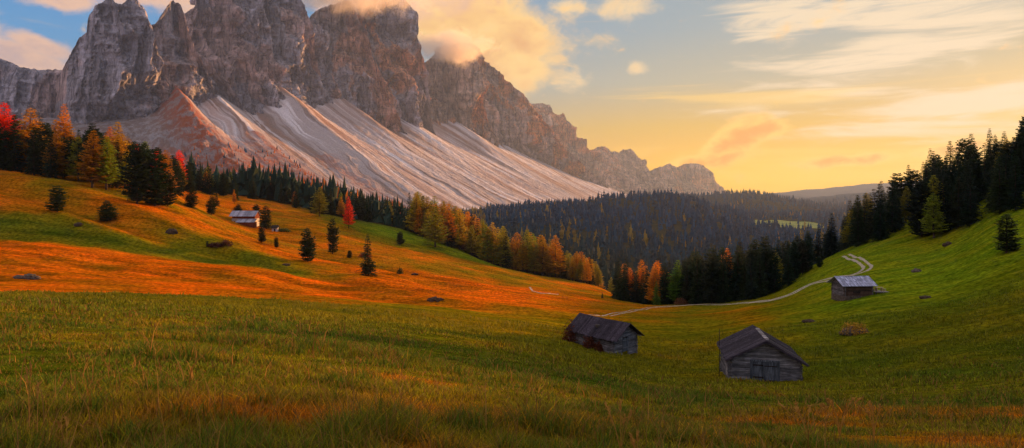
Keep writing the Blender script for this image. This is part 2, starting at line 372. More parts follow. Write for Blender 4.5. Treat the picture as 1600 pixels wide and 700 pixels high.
# ------------------------------------------------------------------ mountains
ROCK = np.array([.46, .425, .47])
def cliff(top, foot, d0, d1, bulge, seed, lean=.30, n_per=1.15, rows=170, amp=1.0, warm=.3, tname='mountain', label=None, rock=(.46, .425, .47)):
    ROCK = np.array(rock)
    top = np.array(top, float); foot = np.array(foot, float)
    x0, x1 = top[0, 0], top[-1, 0]
    n = int((x1 - x0) * n_per) + 2
    x = np.linspace(x0, x1, n); u = (x - x0) / (x1 - x0)
    yt = np.interp(x, top[:, 0], top[:, 1]); yf = np.interp(x, foot[:, 0], foot[:, 1])
    Db = d0 + (d1 - d0) * u + bulge * (1 - np.sqrt(np.clip(1 - (2 * u - 1) ** 2, 0.0, 1)))
    yt = yt + fbm(x / 5.0, x * 0 + seed, oct=3, seed=seed) * 2.6 - 1.0
    zf = -(yf - HY) / F * Db
    k = (HY - yt) / F
    zt = k * (Db - lean * zf) / (1 - k * lean)
    v = np.linspace(0, 1, rows)[:, None]
    z = zf[None] * (1 - v) + zt[None] * v
    D = Db[None] + lean * (z - zf[None]) + 0 * v
    Xw = (x[None] - CX) / F * D
    s = (Xw * .75 + D * .65)                                   # run along the wall
    hgt = z
    wz = fbm(s / 260, hgt / 300, oct=3, seed=seed + 5) + hgt / 900
    a = lambda L, q, sd: ridged(s / L + wz * .9, hgt / (L * q) + wz * .5, np.full_like(s, seed * 1.7), sd)
    disp = -95 * a(300, 2.2, seed + 1) - 55 * a(130, 2.6, seed + 2) + 16 * a(90, 3.0, seed + 21) + 25 * a(50, 2.2, seed + 3) + 13 * a(24, 1.7, seed + 4) + 7.5 * a(11, 1.3, seed + 6)
    disp = disp - 20
    led = hgt / 46 + fbm(s / 170, hgt / 170, oct=3, seed=seed + 8) * 1.1
    tri = (led % 1.0); disp = disp + 9 * (tri ** 2.5 - .3) * (.5 + .5 * vnoise(s / 120, hgt / 60, None, seed + 9))
    fade = 1 - .55 * sstep(.93, 1, v)
    disp = disp * amp * fade * sstep(0, .03, v + .03)
    Pn = np.array([.78, -.62])
    X = Xw + Pn[0] * disp; Y = D + Pn[1] * disp
    # colours: grey rock, iron stain that doubles as painted orange sunlight, pale ledges
    big = fbm(s / 170, hgt / 210, oct=4, seed=seed + 11); fine = fbm(s / 30, hgt / 95, oct=5, seed=seed + 12)
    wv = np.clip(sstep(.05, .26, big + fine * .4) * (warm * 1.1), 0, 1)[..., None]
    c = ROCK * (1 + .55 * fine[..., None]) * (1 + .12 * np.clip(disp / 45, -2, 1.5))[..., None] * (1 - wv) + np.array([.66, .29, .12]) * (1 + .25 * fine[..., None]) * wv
    led2 = sstep(.55, .95, vnoise(s / 260, hgt / 17, None, seed + 14))[..., None] * .35
    c = c * (1 - led2) + np.array([.34, .32, .31]) * led2
    P = np.stack([X, Y, z], -1)
    # far side: falls away behind the ridge
    back = []; lastP = P[-1]
    for i, (dy, dz) in enumerate(((14, -6), (40, -60), (90, -200), (170, -420), (260, -800))):
        q = lastP.copy(); q[:, 1] += dy; q[:, 0] -= dy * .3; q[:, 2] = np.maximum(q[:, 2] + dz, zf - 40); back.append(q)
    P = np.concatenate([P, np.array(back)], 0); c = np.concatenate([c, np.repeat(c[-1:], 5, 0)], 0)
    P = np.concatenate([P[:1] + np.array([0, 0, -160.]), P], 0); c = np.concatenate([c[:1], c], 0)
    o = mesh_np(tname, P.reshape(-1, 3), gridfaces(P.shape[0], n), M['rock'], False, np.clip(c, .01, .8).reshape(-1, 3))
    tag(o, label, None, 'jagged peaks of the mountain range', 'structure')
    return o

cliff([(-420, 40), (-250, 30), (-120, 70), (-60, 85), (0, 92), (15, 98), (30, 107), (55, 111), (90, 110), (110, 112), (130, 118), (200, 160), (215, 200)], [(-420, 230), (215, 235)], 2150, 2300, 120, 11, .45, amp=.8, label='low grey shoulder at the left end of the range')
cliff([(95, 122), (105, 98), (118, 75), (127, 58), (137, 50), (140, 25), (148, 9), (160, 3), (172, -1), (180, 6), (190, 7), (197, 1), (212, 1), (222, 12), (228, 30), (233, 42), (240, 70), (247, 85), (258, 110), (270, 135), (285, 158), (297, 178)],
      [(95, 225), (150, 232), (210, 215), (260, 195), (297, 182)], 1950, 2270, 250, 23, .26, label='blocky square-topped tower at the left of the range')
cliff([(222, 75), (236, 38), (243, 38), (250, 34), (262, 22), (268, 8), (275, 0), (283, -3), (292, 2), (298, 18), (305, 50), (315, 80), (325, 105), (335, 130), (343, 150), (352, 182)],
      [(222, 200), (300, 200), (352, 188)], 2160, 2420, 230, 31, .26, label='slender pointed tower beside the square-topped one')
cliff([(288, 24), (300, 16), (307, 12), (312, -5), (330, -40), (400, -62), (440, -45), (468, -20), (475, -5), (485, 28), (495, 70), (503, 105), (510, 130), (520, 165), (530, 190)],
      [(288, 205), (400, 212), (530, 200)], 2450, 2980, 280, 47, .28, label='tallest grey peak cut by the top of the picture')
cliff([(316, 88), (325, 85), (345, 108), (365, 130), (385, 158), (405, 190), (414, 205)], [(316, 205), (414, 212)], 2400, 2580, 110, 53, .35, label='low buttress in front of the tallest peak')
cliff([(362, 120), (380, 88), (395, 92), (410, 115), (430, 142), (450, 165), (466, 185)], [(362, 210), (466, 198)], 2520, 2700, 120, 59, .35, label='second buttress in front of the tallest peak')
cliff([(468, 60), (485, 28), (500, 15), (520, 8), (540, 2), (550, -5), (562, 10), (575, 40), (590, 80), (605, 120), (620, 170), (627, 205)], [(468, 200), (560, 215), (627, 222)], 2900, 3330, 230, 61, .28, warm=.5, label='grey wall right of the tallest peak')
cliff([(538, 20), (550, -4), (565, -12), (590, -20), (620, -10), (635, 0), (640, 8), (648, 20), (652, 38), (655, 60), (660, 75), (668, 100), (674, 128), (682, 180), (694, 228)], [(538, 215), (620, 230), (694, 240)], 3180, 3720, 280, 67, .28, warm=.7, label='tall sunlit-edged peak with its head in cloud')
cliff([(556, 135), (570, 112), (585, 118), (600, 142), (625, 180), (646, 218)], [(556, 220), (646, 228)], 3150, 3370, 100, 71, .35, warm=.5, label='low buttress below the cloudy peak')
cliff([(652, 120), (670, 100), (680, 85), (690, 72), (705, 68), (725, 70), (735, 70), (742, 85), (748, 97), (757, 140), (775, 200), (792, 245)], [(652, 240), (720, 250), (792, 258)], 3850, 4450, 250, 73, .28, warm=.8, rock=(.54, .42, .35), label='rounded peak wrapped in glowing cloud')  # peach base colour paints in sunlit haze, here and on the farther ridges
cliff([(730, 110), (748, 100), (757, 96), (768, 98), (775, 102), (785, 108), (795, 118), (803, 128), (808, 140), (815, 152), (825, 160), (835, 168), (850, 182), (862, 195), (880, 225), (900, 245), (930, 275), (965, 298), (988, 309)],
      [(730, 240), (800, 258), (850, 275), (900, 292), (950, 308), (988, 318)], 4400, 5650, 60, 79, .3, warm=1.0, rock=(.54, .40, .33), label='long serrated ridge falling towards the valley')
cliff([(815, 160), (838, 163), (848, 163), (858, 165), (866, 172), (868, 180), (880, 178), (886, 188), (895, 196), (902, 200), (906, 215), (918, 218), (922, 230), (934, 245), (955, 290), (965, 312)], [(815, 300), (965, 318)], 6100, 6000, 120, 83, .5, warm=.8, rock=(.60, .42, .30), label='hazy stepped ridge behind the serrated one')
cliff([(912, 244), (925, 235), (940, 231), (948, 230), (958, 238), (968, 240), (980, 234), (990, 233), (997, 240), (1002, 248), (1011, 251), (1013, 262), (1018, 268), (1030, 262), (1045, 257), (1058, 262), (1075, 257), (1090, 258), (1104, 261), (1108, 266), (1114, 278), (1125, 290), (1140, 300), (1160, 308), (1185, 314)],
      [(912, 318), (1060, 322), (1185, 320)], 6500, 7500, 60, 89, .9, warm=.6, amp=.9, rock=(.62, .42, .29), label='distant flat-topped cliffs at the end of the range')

# scree aprons: ruled sheet from the foot of the walls down to the woods
UP = [(-260, 215, 1990), (60, 208, 2010), (150, 208, 2060), (210, 203, 2110), (250, 190, 2180), (287, 148, 2290), (318, 178, 2400), (350, 158, 2510), (405, 190, 2640), (460, 152, 2810), (515, 188, 2990), (570, 176, 3190), (612, 208, 3400), (655, 198, 3640),
      (705, 226, 3980), (745, 210, 4250), (790, 238, 4600), (830, 250, 4850), (900, 278, 5300), (975, 302, 5750)]
LO = [(-260, -300, 345, 1350), (60, 60, 330, 1350), (160, 200, 335, 1350), (235, 330, 340, 1360), (288, 470, 343, 1430), (330, 540, 346, 1580), (352, 600, 348, 1690), (405, 650, 350, 1850), (462, 745, 350, 2080), (520, 800, 350, 2350),
      (570, 850, 347, 2600), (622, 885, 342, 2850), (655, 905, 338, 3150), (700, 935, 333, 3500), (745, 955, 330, 3850), (830, 985, 325, 4600), (900, 1005, 321, 5100), (975, 1025, 318, 5700)]
ns, nt = 1700, 230
pk = np.linspace(-260, 975, 4000)
sp_ = np.cumsum(np.hypot(1, .6 + 0 * pk) * np.where(pk < 60, .3, 1.0)); sp_ = (sp_ - sp_[0]) / (sp_[-1] - sp_[0])
sv = np.linspace(0, 1, ns); tv = np.linspace(0, 1.24, nt); pv = np.interp(sv, sp_, pk)
ua = np.array(UP, float); la = np.array(LO, float)
up = np.stack([pv, np.interp(pv, ua[:, 0], ua[:, 1]), np.interp(pv, ua[:, 0], ua[:, 2])], 1)
lo = np.stack([pchip(la[:, 0], la[:, i], pv) for i in (1, 2, 3)], 1)
def world(a): return np.stack([(a[:, 0] - CX) / F * a[:, 2], a[:, 2], (HY - a[:, 1]) / F * a[:, 2]], 1)
U, Lw = world(up), world(lo)
kk = np.hanning(15)[1:-1]; kk /= kk.sum()
U = np.stack([np.convolve(np.pad(U[:, i], 6, mode='edge'), kk, 'valid') for i in range(3)], 1)
T = tv[:, None, None]
US = np.stack([np.convolve(np.pad(U[:, i], 140, mode='edge'), np.hanning(283)[1:-1] / np.hanning(283).sum(), 'valid') for i in range(3)], 1)
TT = np.clip(T, 0, 1) ** 3.5
P = Lw[None] * (1 - T) + US[None] * T + (U - US)[None] * TT
tz = tv ** 1.2
P[..., 2] = Lw[None, :, 2] * (1 - tz[:, None]) + US[None, :, 2] * tz[:, None] + (U - US)[None, :, 2] * TT[:, :, 0]
run = np.concatenate([[0], np.cumsum(np.linalg.norm(np.diff(U[:, :2], axis=0), axis=1))])[None, :] + 0 * tv[:, None]
down = (1 - tv)[:, None] * 900 + 0 * run
# a gully field that runs down the fall line, wandering slightly
wob = fbm(run / 420, down / 300, oct=4, seed=5) * 75
g1 = ridged((run + wob) / 115, down / 1500, None, 91); g2 = ridged((run + wob) / 46, down / 800, None, 92); g3n = ridged((run + wob * 1.3) / 19, down / 480, None, 93); g4 = vnoise((run + wob) / 8, down / 220, None, 94)
fadeT = np.sin(np.clip(tv, 0, 1) * math.pi)[:, None] ** .5
left = 1 - sstep(282, 300, pv)[None, :]
rough = fbm(P[..., 0] / 38, P[..., 1] / 38, oct=5, seed=97)
sf = fbm((run + wob) / 70, down / 520, oct=5, seed=191, gain=.65)
P[..., 2] += (g1 * 3 + sf * 5 + g3n * .8) * fadeT + rough * (4 + 26 * left * fadeT)
streak = .35 * g1 + .2 * g3n + 1.5 * sf + .5 * fbm((run + wob) / 22, down / 380, oct=4, seed=192, gain=.7)
pale = np.array([.66, .60, .61]); brownc = np.array([.27, .155, .105]); redc = np.array([.30, .062, .014]); greyc = np.array([.26, .235, .24])
m = sstep(-.55, .35, streak + .45 * (down / 900 - .35) + .3 * fbm(run / 210, down / 260, oct=3, seed=98))[..., None]
s2 = fbm((run + wob * .8) / 34, down / 700, oct=5, seed=291, gain=.72); s3 = fbm((run + wob * .8) / 85, down / 900 + 3, oct=4, seed=292, gain=.6)
midc = np.array([.44, .375, .37]); w1 = sstep(.04, .34, s2 + .4 * s3)[..., None]; w2 = sstep(.06, .36, -s2 + .55 * s3)[..., None]; w3 = sstep(.1, .45, s3)[..., None]
cs = midc * (1 - w1) + np.array([.74, .69, .71]) * w1; cs = cs * (1 - .8 * w2) + np.array([.22, .15, .12]) * .8 * w2; cs = cs * (1 - .55 * w3) + np.array([.33, .17, .11]) * .55 * w3 + 0 * m
veg = sstep(.1, .5, fbm(run / 150, down / 500, oct=4, seed=99) + .15 * (tv[:, None] < .5))[..., None] * .4
cs = cs * (1 - veg) + np.array([.30, .16, .11]) * veg
# the blocky spur, red scrub with ridge sunlight painted in, and the rubble left of it
spur = (np.exp(-((pv[None, :] - 280) / 26) ** 2) + .9 * np.exp(-((pv[None, :] - 352) / 9) ** 2) * (tv[:, None] < .75) + .5 * np.exp(-((pv[None, :] - 420) / 14) ** 2) * (tv[:, None] < .6)).clip(0, 1)[..., None] * sstep(.0, .1, tv)[:, None, None]
rk = sstep(-.12, .22, fbm(P[..., 0] / 20, P[..., 1] / 20, oct=5, seed=101, gain=.7))[..., None]
cs = cs * (1 - left[..., None] * .85) + (greyc * rk + np.array([.17, .12, .10]) * (1 - rk)) * left[..., None] * .85
low = (sstep(190, 240, pv) * (1 - sstep(335, 385, pv)))[None, :] * (1 - sstep(.5, .85, tv))[:, None]
spur = np.maximum(spur, .8 * low[..., None])
cs = cs * (1 - spur) + (redc * (1 - rk * .75) + greyc * rk * .75) * spur
tag(mesh_np('scree_slope', P.reshape(-1, 3), gridfaces(nt, ns), M['scree'], False, np.clip(cs, .01, .8).reshape(-1, 3)), 'pale scree aprons streaked with gullies under the peaks', None, None, 'structure')

# ------------------------------------------------------------------ trees
def conifer_mesh(h, shape, seed, dens=1.0):
    """needle sprays on whorled branches: returns (crown mesh, trunk mesh)"""
    r = np.random.default_rng(seed); V = []; Fc = []
    def prof(t):                                   # radius as a share of height, t 0 at the foot
        if shape == 'spruce': return .17 * (1 - t) ** .85 + .012
        if shape == 'pine': return .25 * math.sqrt(max(0, 1 - abs(1.12 * t - .12) ** 2.2)) * (1 - .28 * t) * (.72 + .28 * min(1, t * 5))
        if shape == 'column': return .155 * math.sqrt(max(0, 1 - t ** 5)) * (1 - .25 * t)
        return .235 * (1 - t) ** .75 * (.6 + .4 * min(1, t * 3.5)) + .012
    t0 = {'spruce': .05, 'pine': .02, 'column': .03, 'larch': .12}[shape]
    nlev = int({'spruce': 34, 'pine': 26, 'column': 34, 'larch': 36}[shape])
    lump = r.uniform(.72, 1.18, 9)
    for i in range(nlev):
        t = t0 + (1 - t0) * (max(0.0, i + r.uniform(-.3, .3)) / nlev) ** .9; t = min(max(t, t0), .995)
        R = prof(t) * h
        nb = int(max(4, (10 if shape != 'larch' else 11) * (1 - t * .45) * dens))
        a0 = r.uniform(0, 6.28)
        for b in range(nb):
            a = a0 + 6.283 * b / nb + r.normal(0, .22)
            Rb = R * r.uniform(.68, 1.16) * lump[int((a % 6.283) / 6.283 * 3) + 3 * min(2, int(t * 3))]
            if r.random() < (.05 if shape != 'larch' else .08): continue
            up_ = {'spruce': -.28 + .75 * t, 'pine': .25, 'column': .35, 'larch': .05 + .3 * t}[shape] + r.normal(0, .1)
            dirv = np.array([math.cos(a), math.sin(a), 0]); side = np.array([-math.sin(a), math.cos(a), 0])
            n = max(3, int(Rb / (.30 if shape != 'pine' else .34)))
            n = min(n, 9)
            for k in range(n):
                q = (k + .6) / n
                if q < .22 and r.random() < .6: continue
                c = dirv * Rb * q + np.array([0, 0, t * h + up_ * Rb * q - (.16 * Rb * q * q if shape == 'spruce' else -.12 * Rb * q * q)])
                w = (.26 + .46 * (1 - abs(q - .45))) * min(1.0, .35 + Rb * .35) * {'spruce': 1.0, 'pine': 1.25, 'column': 1.0, 'larch': .8}[shape]
                for sg in (-1, 1):
                    e = c + side * sg * w * r.uniform(.7, 1.5) + dirv * w * r.uniform(.1, .7) + np.array([0, 0, r.uniform(-.5, .15) * w if shape in ('spruce', 'larch') else r.uniform(-.2, .8) * w])
                    f = c + dirv * w * r.uniform(.4, .9) + np.array([0, 0, r.uniform(-.25, .45) * w])
                    V += [c - dirv * w * .3, e, f]; Fc.append((len(V) - 3, len(V) - 2, len(V) - 1))
                if r.random() < .6:
                    g = c + np.array([r.normal(0, .25), r.normal(0, .25), r.uniform(.25, .6) if shape != 'spruce' else -r.uniform(.2, .55)]) * w * 1.3
                    V += [c - side * w * .35, c + side * w * .35, g]; Fc.append((len(V) - 3, len(V) - 2, len(V) - 1))
    V += [(-.05, 0, h * .97), (.05, 0, h * .97), (0, 0, h * 1.015)]; Fc.append((len(V) - 3, len(V) - 2, len(V) - 1))
    crown = mesh_np('crown', np.array(V), np.array(Fc), M['foliage'], False, None, None, False)
    mb = MB(); rr = h * .010 + .04
    zs = [-.6, .4, h * .25, h * .5, h * .75, h * .96]; rs = [rr * 1.5, rr, rr * .85, rr * .62, rr * .35, rr * .08]
    off = [(0, 0)] + [tuple(r.normal(0, h * .003, 2)) for _ in range(5)]
    for i in range(5): mb.tube((*off[i], zs[i]), (*off[i + 1], zs[i + 1]), rs[i], rs[i + 1], 8, i in (0, 4))
    for i in range(8):
        t = r.uniform(.12, .6); a = r.uniform(0, 6.28); R = prof(t) * h * .75
        mb.tube((0, 0, t * h), (math.cos(a) * R, math.sin(a) * R, t * h + R * .1), rr * .14, rr * .05, 4, False)
    tm = bpy.data.meshes.new('trunk'); tm.from_pydata(mb.v, [], mb.f); tm.materials.append(M['bark'])
    return crown, tm

PROTO = {}
for sh, n in (('spruce', 6), ('pine', 5), ('column', 3), ('larch', 6)):
    PROTO[sh] = [conifer_mesh(14.0, sh, 100 * n + i * 7 + len(sh)) for i in range(n)]
DARK = [(.026, .046, .018), (.034, .056, .020), (.022, .038, .016), (.042, .060, .020)]
LC = {'orange': (.68, .29, .012), 'yellow': (.62, .42, .02), 'olive': (.34, .31, .02), 'red': (.85, .06, .010), 'green': (.14, .22, .018), 'rust': (.48, .235, .012)}
ntree = [0]
PLACED = []
def tree(px, d, h, shape, colr, label, cat, group=None, wide=1.0, loc=None):
    x, y, z = loc if loc else at(px, d)
    sh = random.choice(PROTO[shape]); s = h / 14.0
    name = {'spruce': 'spruce_tree', 'pine': 'stone_pine_tree', 'column': 'stone_pine_tree', 'larch': 'larch_tree'}[shape]
    e = empty(name, (x, y, z), random.uniform(0, 6.28)); w = s * wide * random.uniform(.9, 1.12) * (1.35 if shape == 'larch' else 1.08)
    e.scale = (w, w, s); e.rotation_euler[0] = random.gauss(0, .012); e.rotation_euler[1] = random.gauss(0, .012)
    tag(e, label, cat, group)
    c = bpy.data.objects.new('crown', sh[0]); t = bpy.data.objects.new('trunk', sh[1])
    cc = [v * random.uniform(.85, 1.2) for v in colr]; c.color = (*cc, 1)
    for q in (c, t): col.objects.link(q); q.parent = e
    ntree[0] += 1; PLACED.append((x, y))
    return e

# --- trees that stand alone, each with its own label
def lone(px, py, hpx, shape, colr, label, cat, wide=1.0, dmin=60, dmax=380):
    d = hit(px, py, dmin, dmax); tree(px, d, hpx / F * d, shape, colr, label, cat, None, wide)
D0 = DARK[0]
lone(89, 331, 41, 'pine', DARK[1], 'small round stone pine alone on the orange slope, furthest left', 'pine tree', 1.55)
lone(167, 346, 33, 'pine', DARK[1], 'squat bushy stone pine between the two lone pines and the barn slope', 'pine tree', 1.75)
lone(481, 409, 53, 'pine', DARK[1], 'egg-shaped dark pine on the orange meadow, left of the columnar one', 'pine tree', 1.05)
lone(520, 397, 57, 'column', DARK[1], 'columnar dark pine with a rounded top on the orange meadow', 'pine tree', 1.15)
lone(575, 430, 65, 'spruce', DARK[1], 'cone-shaped dark spruce on bare trunk, lowest on the orange meadow', 'spruce tree', 1.25)
lone(545, 357, 50, 'larch', LC['red'], 'slender orange-red larch alone above the columnar pine', 'larch tree', .75)
lone(625, 382, 20, 'pine', DARK[1], 'small round pine on the bright green strip of grass', 'pine tree', 1.4)
lone(409, 379, 29, 'column', DARK[0], 'small columnar pine just below the pale-roofed barn', 'pine tree', 1.3)
lone(432, 387, 17, 'pine', DARK[0], 'tiny dark pine right of the one below the barn', 'pine tree', 1.1)
lone(401, 345, 26, 'pine', DARK[0], 'dark round pine close behind the barn gable', 'pine tree', 1.1)
lone(416, 358, 36, 'column', DARK[0], 'tall dark pine at the right end of the barn', 'pine tree', 1.5)
lone(372, 335, 16, 'pine', DARK[0], 'low round pine showing over the barn roof', 'pine tree', 1.6)
lone(324, 386, 9, 'pine', DARK[0], 'knee-high pine beside the brown scrub left of the barn', 'pine tree', 1.2)
lone(299, 324, 28, 'pine', DARK[1], 'young pine in the open grass by the wood, left of a pair', 'pine tree', 1.5)
lone(330, 336, 30, 'pine', DARK[1], 'young pine in the open grass above the barn', 'pine tree', 1.2)
lone(338, 322, 22, 'spruce', DARK[1], 'slim young spruce behind the pine above the barn', 'spruce tree', 1.4)
lone(366, 318, 22, 'larch', LC['orange'], 'small orange larch on the slope above the barn roof', 'larch tree', .9)
lone(214, 318, 92, 'pine', DARK[0], 'broad dark stone pine at the front edge of the left wood', 'pine tree', 1.0)
lone(242, 322, 88, 'pine', DARK[0], 'dark stone pine with two red larches behind it', 'pine tree', 1.05)
lone(262, 322, 52, 'pine', DARK[0], 'low dark stone pine at the right corner of the left wood', 'pine tree', 1.3)
lone(212, 285, 60, 'larch', LC['red'], 'vivid red larch crown rising over the front pines, leftmost of three', 'larch tree', .95, 215)
lone(246, 300, 65, 'larch', LC['red'], 'vivid red larch behind the front pines, middle of three', 'larch tree', .85, 215)
lone(280, 294, 60, 'larch', LC['red'], 'vivid red larch at the right edge of the left wood', 'larch tree', .85)
lone(258, 306, 72, 'larch', LC['rust'], 'rust-brown larch between two vivid red larches', 'larch tree', .9, 200)
lone(144, 293, 90, 'larch', LC['rust'], 'rust-gold larch in the gap of the left wood, left of a pair', 'larch tree', 1.0)
lone(166, 296, 82, 'larch', LC['olive'], 'olive-gold larch in the gap of the left wood, right of a pair', 'larch tree', 1.05)
lone(8, 268, 102, 'larch', LC['red'], 'bright red larch at the left edge of the picture', 'larch tree', 1.1, 225)
lone(46, 270, 98, 'larch', LC['orange'], 'orange-red larch crown behind the dark pines at far left', 'larch tree', 1.0, 225)
lone(100, 284, 108, 'larch', LC['orange'], 'orange larch tip high above the dark pines of the left wood', 'larch tree', .8, 235)
lone(184, 298, 98, 'larch', LC['orange'], 'orange larch beside the olive one in the left wood', 'larch tree', 1.0, 222)
lone(1573, 395, 60, 'column', DARK[1], 'lone dark pine on the green slope at the right edge', 'pine tree', 1.75)
lone(1459, 372, 70, 'larch', LC['olive'], 'yellow-green larch glowing before the dark right-hand wood', 'larch tree', 1.1, 130)
lone(1278, 410, 56, 'spruce', DARK[0], 'pointed spruce standing apart at the left end of the right wood', 'spruce tree', 1.1, 120)
lone(941, 466, 10, 'spruce', DARK[1], 'tiny fir alone in the grass near the valley trees', 'spruce tree', 1.1)
lone(1026, 476, 38, 'spruce', LC['green'], 'bright green young fir in front of the valley trees', 'spruce tree', 1.1, 60, 212)
lone(1280, 440 - 22, 18, 'pine', DARK[0], 'low round pine at the foot of the pointed spruce', 'pine tree', 1.3, 120)
lone(545 + 1, 403, 12, 'pine', (.03, .04, .016), 'small bush-like pine beside the columnar pine', 'pine tree', 1.5)

def band(line, n, thick, hpx, mix, group, seed, front=0.0, dmin=60, dmax=600):
    """trees along a forest edge; line = (bearing px, row of the edge); mix = [(weight, shape, colour name, label, category)]"""
    r = random.Random(seed); lx = [q[0] for q in line]; ly = [q[1] for q in line]
    tot = sum(m_[0] for m_ in mix); done = 0; tries = 0
    while done < n and tries < n * 12:
        tries += 1
        px = r.uniform(lx[0], lx[-1]); py = float(np.interp(px, lx, ly)); d0 = hit(px, py, dmin, dmax)
        q = (done + .5) / n
        d = d0 + front + thick * r.random() ** 1.3
        X = (px - CX) / F * d
        if any((X - a) ** 2 + (d - b) ** 2 < 5.5 for a, b in PLACED[-200:]): continue
        w = r.uniform(0, tot)
        for m_ in mix:
            w -= m_[0]
            if w <= 0: break
        hp = float(np.interp(px, [q_[0] for q_ in hpx], [q_[1] for q_ in hpx])) * r.uniform(.68, 1.04)
        h = hp / F * d0 * (1 + .15 * (d - d0) / max(thick, 1))
        colr = random.choice(DARK) if m_[2] == 'dark' else LC[m_[2]]
        tree(px, d, h, m_[1], colr, m_[3], m_[4], group + ', ' + m_[3].split(' ')[0] + ' kind')
        done += 1

band([(-150, 250), (0, 268), (100, 283), (200, 299), (285, 306)], 150, 62, [(-150, 84), (100, 86), (200, 78), (285, 56)],
     [(8, 'pine', 'dark', 'blackish stone pine in the dense wood at the top left of the meadow', 'pine tree'), (6, 'spruce', 'dark', 'dark pointed spruce in the dense wood at the top left of the meadow', 'spruce tree'),
      (2.2, 'larch', 'rust', 'brown-gold larch in the dense wood at the top left of the meadow', 'larch tree'), (2, 'larch', 'orange', 'orange larch in the dense wood at the top left of the meadow', 'larch tree'), (1, 'larch', 'olive', 'olive larch in the dense wood at the top left of the meadow', 'larch tree')], 'wood at the top left', 1, 4)
band([(285, 300), (330, 308), (400, 318), (450, 322), (500, 338), (560, 346), (640, 358)], 105, 110, [(285, 50), (400, 40), (500, 44), (640, 42)],
     [(9, 'spruce', 'dark', 'dark spruce in the long row between barn and mountain', 'spruce tree'), (2, 'pine', 'dark', 'blunt dark pine in the long row between barn and mountain', 'pine tree'),
      (1.2, 'larch', 'orange', 'orange larch in the long row between barn and mountain', 'larch tree'), (.8, 'larch', 'olive', 'gold-green larch in the long row between barn and mountain', 'larch tree')], 'long row below the mountain', 2, 6)
band([(300, 285), (400, 300), (480, 312), (560, 328), (640, 340), (720, 352)], 52, 160, [(300, 18), (720, 22)],
     [(3, 'larch', 'orange', 'small fiery orange larch at the foot of the scree', 'larch tree'), (2, 'larch', 'red', 'small red larch at the foot of the scree', 'larch tree')], 'fiery larches at the scree foot', 3, 60, 300, 900)
band([(640, 358), (700, 386), (760, 402), (850, 427), (935, 440)], 150, 42, [(640, 62), (700, 66), (850, 66), (935, 42)],
     [(4, 'larch', 'olive', 'olive-green larch in the belt along the meadow crest', 'larch tree'), (4, 'larch', 'yellow', 'golden yellow larch in the belt along the meadow crest', 'larch tree'), (1.5, 'larch', 'rust', 'rust-coloured larch in the belt along the meadow crest', 'larch tree'), (2, 'larch', 'orange', 'bright orange larch in the belt along the meadow crest', 'larch tree'),
      (2.6, 'spruce', 'dark', 'dark spruce among the larches along the meadow crest', 'spruce tree')], 'larch belt along the crest', 4, 4, 200, 345)
lone(680, 386, 64, 'larch', LC['olive'], 'broad olive larch where the larch belt starts beside the green strip', 'larch tree', 1.15, 280)
lone(499, 338, 46, 'larch', LC['olive'], 'broad golden-green larch above the egg-shaped pine', 'larch tree', 1.35, 250)
lone(461, 322, 24, 'larch', LC['orange'], 'small orange larch in front of the dark row, left of the golden one', 'larch tree', 1.0, 250)
lone(917, 437, 40, 'larch', LC['orange'], 'orange larch at the lower end of the belt', 'larch tree', 1.1, 250)
lone(868, 429, 66, 'larch', LC['orange'], 'tall bright orange larch near the lower end of the belt', 'larch tree', 1.2, 250)
lone(848, 426, 62, 'larch', LC['rust'], 'tall rusty larch left of the brightest orange one in the belt', 'larch tree', 1.1, 250)
band([(935, 447), (1010, 455)], 9, 50, [(935, 52), (1010, 52)], [(3, 'larch', 'orange', 'orange larch standing behind the valley spruces', 'larch tree'), (3, 'larch', 'olive', 'yellow-green larch standing behind the valley spruces', 'larch tree')], 'larches behind the valley spruces', 5, 12, 200, 500)
band([(966, 470), (1010, 474), (1060, 476)], 34, 28, [(966, 68), (1060, 70)],
     [(7, 'spruce', 'dark', 'dark spruce in the small stand left of the gravel track dip', 'spruce tree'), (1, 'larch', 'orange', 'orange larch in the small stand left of the gravel track dip', 'larch tree'), (1, 'larch', 'green', 'green larch in the small stand left of the gravel track dip', 'larch tree')], 'small valley stand', 6, 1, 150, 238)
band([(1060, 476), (1110, 475), (1180, 468), (1230, 450), (1268, 420)], 84, 40, [(1060, 82), (1130, 92), (1200, 90), (1268, 58)],
     [(6, 'spruce', 'dark', 'dark spruce in the dense stand behind the winding track', 'spruce tree'), (5, 'column', 'dark', 'blunt-topped dark pine in the dense stand behind the winding track', 'pine tree'), (.35, 'larch', 'orange', 'orange larch in the dense stand behind the winding track', 'larch tree'), (.3, 'larch', 'olive', 'olive larch in the dense stand behind the winding track', 'larch tree')], 'dense valley stand', 7, 1, 150, 228)
band([(1290, 406), (1330, 388), (1380, 378), (1450, 372), (1500, 360), (1600, 330), (1760, 280)], 185, 105, [(1290, 68), (1340, 86), (1450, 92), (1600, 100), (1720, 110)],
     [(14, 'spruce', 'dark', 'dark spruce in the steep wood on the right', 'spruce tree'), (3, 'pine', 'dark', 'rounded dark pine in the steep wood on the right', 'pine tree'), (.5, 'larch', 'olive', 'olive larch in the steep wood on the right', 'larch tree')], 'steep wood on the right', 8, 1, 100)  # wood runs on unseen past the right edge, thickened for shade

